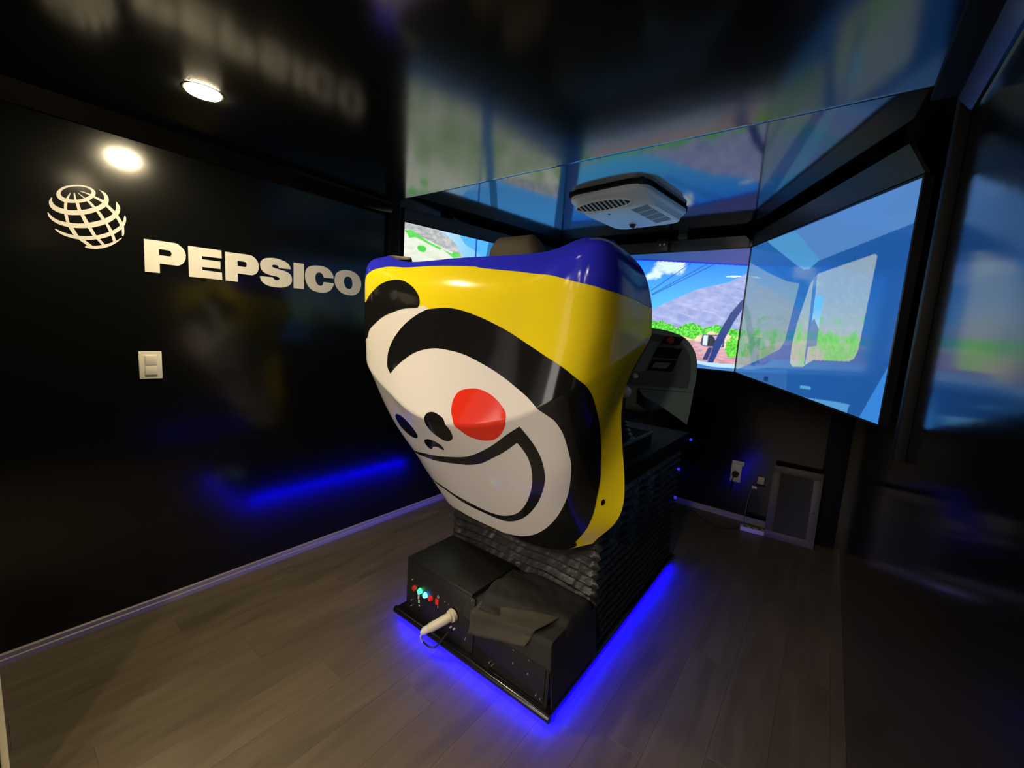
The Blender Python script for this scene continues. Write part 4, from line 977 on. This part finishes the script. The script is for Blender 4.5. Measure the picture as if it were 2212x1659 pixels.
# dash: main beam plus right-hand wing turned toward the driver
def dash():
    root = sim
    sbox('dash_body', -1.70, -.80, 2.42, 2.80, 1.05, 1.46, M['dash_dark'], bev=.05, seg=5)
    # wing outline in its own plane (a across, z up), seen by the driver
    A = Vector((-.83, 2.17, 0)); B = Vector((-.555, 2.33, 0)); d = (B - A).normalized(); nr = Vector((d.y, -d.x, 0))  # toward the driver
    L = (B - A).length
    lean = .10
    def P(s, z, k): return Vector(rel(A + d * (s * L) + Vector((0, 1, 0)) * (lean * (z - 1.25)) + nr * k + Vector((0, 0, z))))
    outl = [(-.35, 1.235), (-.35, 1.50), (-.1, 1.552), (.25, 1.556), (.50, 1.545), (.72, 1.52), (.87, 1.475), (.96, 1.42), (1.0, 1.35), (1.0, 1.27), (.985, 1.235)]
    outl = smooth_poly(outl, 4, 60)
    def plate(name, ol, k0, k1, m, parent=root, b=0):
        bm = bm_new()
        va = [bm.verts.new(P(s, z, k1)) for s, z in ol]; vb = [bm.verts.new(P(s, z, k0)) for s, z in ol]
        bm.faces.new(va); bm.faces.new(vb[::-1])
        for i in range(len(ol)): j = (i + 1) % len(ol); bm.faces.new((va[i], va[j], vb[j], vb[i]))
        if b: bmesh.ops.bevel(bm, geom=[e for e in bm.edges if len(e.link_faces) == 2 and e.calc_face_angle(0) > 1.0], offset=b, segments=2, affect='EDGES')
        return done(bm, name, m, parent, smooth=True, angle=40)
    w = plate('dash_wing', outl, -.14, 0, M['dash'], b=.004)
    inner = [((s - .35) * .88 + .33, (z - 1.39) * .86 + 1.385) for s, z in outl]
    plate('instrument_face', inner, 0, .002, M['dash_dark'], w)
    plate('lower_skirt', [(.12, 1.232), (1.0, 1.232), (.985, 1.12), (.97, 1.06), (.93, 1.07), (.5, 1.15), (.2, 1.195)], -.06, -.004, M['dash'])
    plate('trim_strip', [(-.02, 1.325), (.16, 1.325), (.34, 1.485), (.20, 1.495)], .002, .004, M['dash'], w)
    def rect(name, s0, s1, z0, z1, m, k=.006, sk=.06):
        return plate(name, [(s0, z0), (s1, z0), (s1 + sk, z1), (s0 + sk, z1)], .002, k, m, w)
    rect('gauge_panel', .36, .66, 1.478, 1.520, M['lining'])
    rect('gauge_panel', .26, .66, 1.405, 1.46, M['lining'])
    rect('gauge_panel', .20, .60, 1.335, 1.395, M['lining'])
    rect('gauge_frame', .26, .50, 1.350, 1.380, M['dash'], .008)
    for i, z in enumerate((1.34, 1.385, 1.43, 1.475)):
        rect('toggle_switch', -.16 + i * .05, -.02 + i * .05, z, z + .032, M['lining'], .008, .02)
        rect('toggle_switch', -.14 + i * .05, -.05 + i * .05, z + .006, z + .026, M['dash'], .012, .02)
    for s, z, r in ((.50, 1.500, .020), (.07, 1.535, .021)):
        bm = bm_new(); c = P(s, z, .006); n_ = Vector((nr.x, nr.y, 0)); bm_cyl(bm, c, c + n_ * .022, r, r * .8, 20)
        done(bm, 'red_push_button', M['red_plastic'], w, smooth=True)
    bm = bm_new(); c = P(.02, 1.30, .0); bm_cyl(bm, c, c + Vector((nr.x, nr.y, 0)) * .03, .014, .012, 14); done(bm, 'dial', M['cream'], w, smooth=True)
    # steering wheel
    bm = bm_new(); cw = Vector(rel((XC, 2.20, 1.42))); ax_ = Vector((0, -.55, .83)).normalized()
    q = Vector((0, 0, 1)).rotation_difference(ax_)
    pts = [cw + q @ Vector((.22 * math.cos(a), .22 * math.sin(a), 0)) for a in [i * 2 * math.pi / 40 for i in range(41)]]
    bm_tube(bm, pts, .014, 10)
    for a in (0, 120, 240): bm_tube(bm, [cw, cw + q @ Vector((.21 * math.cos(math.radians(a + 90)), .21 * math.sin(math.radians(a + 90)), 0))], .012, 8)
    bm_cyl(bm, cw - ax_ * .02, cw + ax_ * .02, .06, n=24)
    done(bm, 'steering_wheel', M['black_rubber'], sim, smooth=True)
    bm = bm_new(); bm_cyl(bm, cw, Vector(rel((XC, 2.5, 1.15))), .03, n=16); done(bm, 'steering_column', M['powder'], sim, smooth=True)
dash()
# gear lever with rubber boot
gx, gy = -.82, 2.06
bm = bm_new()
rad = [.075, .05, .058, .038, .046, .028, .034, .020, .024, .014]
n = 20
rings = [[bm.verts.new(rel((gx + r * math.cos(i * 2 * math.pi / n), gy + r * math.sin(i * 2 * math.pi / n), .985 + k * .010))) for i in range(n)] for k, r in enumerate(rad)]
for a, b in zip(rings[:-1], rings[1:]):
    for i in range(n): bm.faces.new((a[i], a[(i + 1) % n], b[(i + 1) % n], b[i]))
bm.faces.new(rings[-1]); bm.faces.new(rings[0][::-1])
done(bm, 'lever_boot', M['bellows'], sim, smooth=True, angle=30)
bm = bm_new(); bm_tube(bm, [rel((gx, gy, 1.0)), rel((gx - .003, gy, 1.1)), rel((gx, gy, 1.2))], .008, 10); done(bm, 'gear_lever', M['chrome'], sim, smooth=True)
bm = bm_new(); bmesh.ops.create_uvsphere(bm, u_segments=20, v_segments=12, radius=.028)
for v in bm.verts: v.co = Vector(rel((gx, gy, 1.225))) + Vector((v.co.x, v.co.y, v.co.z * 1.2 if v.co.z < 0 else v.co.z))
done(bm, 'gear_knob', M['white_plastic'], sim, smooth=True)
# tiny blue emissive dots low on the far right side
for y, z in ((2.72, .69), (2.72, .50), (2.94, .845)):
    bm = bm_new(); bm_cyl(bm, rel((-.690, y, z)), rel((-.675, y, z)), .009, n=12); done(bm, 'small_blue_dot', M['blue_dot'], sim, smooth=True)

# ------------------------------------------------------------------ folded black cloth lying on the boxes
def cloth():
    nx_, ny_ = 90, 80
    x0, x1, y0, y1 = -1.14, -.60, 1.215, 1.64
    root_loc = Vector((-.87, 1.43, .282))
    bm = bm_new(); g = []
    def hgt(x, y):
        z = .290
        if x < -1.112: z = .348
        n1 = noise.noise(Vector((x * 5, y * 5, 0)))
        # first folded layer
        def soft(a, w): return 1 / (1 + math.exp(-max(-40, min(40, a / w))))
        e1 = soft((x + 1.10) + .35 * (y - 1.4), .006) * soft(1.60 - y, .006) * soft(-.655 - x + .1 * (y - 1.4), .008) * soft(y - 1.235 - .06 * (x + .9), .006)
        z = .286 + e1 * (.045 + .012 * n1)
        e2 = soft((x + 1.06) - .5 * (y - 1.5) , .006) * soft(-.69 - x, .007) * soft(y - (1.345 + .25 * (x + .9)), .006) * soft(1.60 - y, .006)
        z += e2 * (.030 + .010 * noise.noise(Vector((x * 8, y * 8, 3))))
        z += .004 * noise.noise(Vector((x * 22, y * 22, 7)))
        return z, e1
    for j in range(ny_):
        row = []
        for i in range(nx_):
            x = x0 + (x1 - x0) * i / (nx_ - 1); y = y0 + (y1 - y0) * j / (ny_ - 1)
            z, e = hgt(x, y)
            # hang over the right side and the front edge
            if x > -.697: z = min(z, .30 - (x + .697) * 2.2); x = -.697 + (x + .697) * .25 + .003
            if y < 1.276:
                dr = 1.276 - y; z = min(z, .325 - dr * 1.5); y = 1.272 - dr * .12
            row.append(bm.verts.new(Vector((x, y, z)) - root_loc))
        g.append(row)
    keep = lambda i, j: True
    for j in range(ny_ - 1):
        for i in range(nx_ - 1): bm.faces.new((g[j][i], g[j][i + 1], g[j + 1][i + 1], g[j + 1][i]))
    o = done(bm, 'folded_cloth', M['cloth'], None, smooth=True, angle=70)
    o.location = root_loc
    md = o.modifiers.new('thickness', 'SOLIDIFY'); md.thickness = .003; md.offset = 1
    o['label'] = 'folded black cloth lying on the low equipment box behind the seat shell'
    o['category'] = 'cloth'
    # paler flap folded over the front edge
    bm = bm_new(); g = []
    TL, TR, BL, BR = Vector((-1.075, 1.300, .325)), Vector((-.73, 1.40, .368)), Vector((-1.100, 1.255, .175)), Vector((-.80, 1.250, .285))
    ML, MR = Vector((-1.085, 1.258, .290)), Vector((-.77, 1.285, .352))
    for j in range(17):
        row = []
        for i in range(22):
            s_, q = i / 21, j / 16
            a_, b_, c_ = TL.lerp(TR, s_), ML.lerp(MR, s_), BL.lerp(BR, s_)
            p = a_.lerp(b_, q * 2) if q < .5 else b_.lerp(c_, q * 2 - 1)
            p = p + Vector((0, -1, .6)) * (.012 * math.exp(-((q - .5) / .16) ** 2) + .004 * noise.noise(Vector((s_ * 5, q * 4, 2))))
            row.append(bm.verts.new(p - root_loc))
        g.append(row)
    for j in range(16):
        for i in range(21): bm.faces.new((g[j][i], g[j][i + 1], g[j + 1][i + 1], g[j + 1][i]))
    f = done(bm, 'flap', M['flap'], o, smooth=True, angle=70)
    md = f.modifiers.new('thickness', 'SOLIDIFY'); md.thickness = .003
cloth()

# ------------------------------------------------------------------ plug and its lead on the control panel
pc = Vector((-1.213, 1.274, .201))
t = empty('power_connector', pc, 'beige round plug with white lead pushed into the control panel', 'plug')
def tl(p): return tuple(Vector(p) - pc)
bm = bm_new(); bm_cyl(bm, tl((-1.213, 1.274, .201)), tl((-1.213, 1.258, .200)), .030, .027, 24); done(bm, 'flange', M['plug'], t, smooth=True)
bm = bm_new(); bm_tube(bm, [tl((-1.215, 1.262, .198)), tl((-1.228, 1.236, .188)), tl((-1.247, 1.215, .172)), tl((-1.268, 1.198, .155)), tl((-1.280, 1.189, .145))], [.020, .022, .021, .021, .017], 14)
done(bm, 'plug_body', M['plug'], t, smooth=True)
bm = bm_new(); bm_tube(bm, [tl((-1.278, 1.190, .147)), tl((-1.294, 1.180, .133)), tl((-1.304, 1.174, .120))], [.017, .017, .010], 14)
done(bm, 'strain_relief', M['white_plastic'], t, smooth=True)
bm = bm_new(); bm_tube(bm, [tl(p) for p in ((-1.303, 1.175, .122), (-1.312, 1.174, .10), (-1.316, 1.182, .078), (-1.314, 1.192, .06))], .0042, 8)
done(bm, 'white_lead', M['white_plastic'], t, smooth=True)
bm = bm_new(); pts = []
for i in range(15):
    a = i / 14; pts.append(tl((-1.314 + .094 * a, 1.192 + .055 * a, .062 - .045 * math.sin(math.pi * min(1, a * 1.05)) + .05 * a)))
pts[-1] = tl((-1.222, 1.262, .115))
bm_tube(bm, pts, .0042, 8); done(bm, 'black_lead', M['black_rubber'], t, smooth=True)

# ------------------------------------------------------------------ things along the far wall
t = empty('vent_grille', (-.088, 3.80, 0), 'grey framed filter grille leaning on the far wall under the right screen', 'grille')
t.rotation_euler = (math.radians(-9), 0, math.radians(4))
GW, GH = .162, .575
bm = bm_new()
bm_box(bm, -GW, GW, 0, .018, .0, .055, .002); bm_box(bm, -GW, GW, 0, .018, GH - .055, GH, .002)
bm_box(bm, -GW, -GW + .055, 0.0005, .0175, .05, GH - .05, .001); bm_box(bm, GW - .055, GW, 0.0005, .0175, .05, GH - .05, .001)
done(bm, 'frame', M['grey_frame'], t, smooth=True)
boxo('filter_mesh', -GW + .054, GW - .054, .008, .013, .054, GH - .054, M['mesh'], t)
bm = bm_new(); bm_cyl(bm, (GW - .028, -.001, .27), (GW - .028, -.006, .27), .008, n=14); done(bm, 'latch', M['powder'], t, smooth=True)

t = empty('wall_outlet', (-.527, YF, .405), 'white wall socket plate with a black plug in it', 'outlet')
boxo('plate', -.040, .040, -.008, 0, -.078, .072, M['white_plastic'], t, bev=.002)
bm = bm_new(); bm_cyl(bm, (-.003, -.006, -.008), (-.003, -.040, -.010), .028, .022, 20); bm_box(bm, -.022, .016, -.04, -.008, -.03, .014, .006)
done(bm, 'black_plug', M['black_rubber'], t, smooth=True)
bm = bm_new(); bm_tube(bm, [(-.01, -.035, -.02), (-.018, -.045, -.06), (-.02, -.03, -.12), (-.03, -.02, -.2)], .004, 8); done(bm, 'plug_lead', M['black_rubber'], t, smooth=True)
t = empty('label_plate', (-.520, YF, .492), 'small pale rectangular plate just above the white wall socket', 'plate')
boxo('plate', -.046, .046, -.006, 0, -.018, .020, M['white_plastic'], t, bev=.001)
t = empty('phone_socket', (-.338, YF, .385), 'small cream wall socket between the white socket and the leaning grille', 'outlet')
boxo('plate', -.030, .030, -.004, 0, -.045, .045, M['powder'], t, bev=.002)
boxo('insert', -.025, .025, -.009, -.003, -.028, .032, M['plug'], t, bev=.002)
bm = bm_new(); bm_box(bm, -.055, -.018, -.03, -.008, -.072, -.050, .004); done(bm, 'plug', M['white_plastic'], t, smooth=True)
bm = bm_new(); bm_tube(bm, [(-.045, -.02, -.065), (-.062, -.022, -.12), (-.072, -.03, -.2), (-.075, -.035, -.28), (-.075, -.06, -.345), (-.07, -.10, -.372), (-.06, -.135, -.362)], .0028, 8); done(bm, 'lead', M['grey_cable'], t, smooth=True)
t = empty('power_strip', (-.335, 3.80, 0), 'short white power strip lying on the floor beside the leaning grille', 'power strip', rz=math.radians(8))
boxo('body', -.085, .085, -.03, .03, 0, .035, M['white_plastic'], t, bev=.006)
for xx in (-.05, 0, .05):
    bm = bm_new(); bm_cyl(bm, (xx, 0, .0345), (xx, 0, .036), .013, n=14); done(bm, 'socket', M['dark_hole'], t, smooth=True)
bm = bm_new()
pts = [(-.425, 3.79, .012), (-.50, 3.70, .006), (-.60, 3.68, .006), (-.72, 3.76, .006), (-.80, 3.86, .006), (-.95, 3.84, .006), (-1.1, 3.80, .006)]
ps = []
for i in range(len(pts) - 1):
    for k in range(6):
        a = k / 6; p0 = Vector(pts[max(i - 1, 0)]); p1 = Vector(pts[i]); p2 = Vector(pts[i + 1]); p3 = Vector(pts[min(i + 2, len(pts) - 1)])
        ps.append(.5 * (2 * p1 + (p2 - p0) * a + (2 * p0 - 5 * p1 + 4 * p2 - p3) * a * a + (3 * p1 - p0 - 3 * p2 + p3) * a ** 3))
bm_tube(bm, ps, .004, 8)
o = done(bm, 'floor_cable', M['black_rubber'], smooth=True)
o['label'] = 'thin dark cable curling over the floor along the far wall'; o['category'] = 'cable'
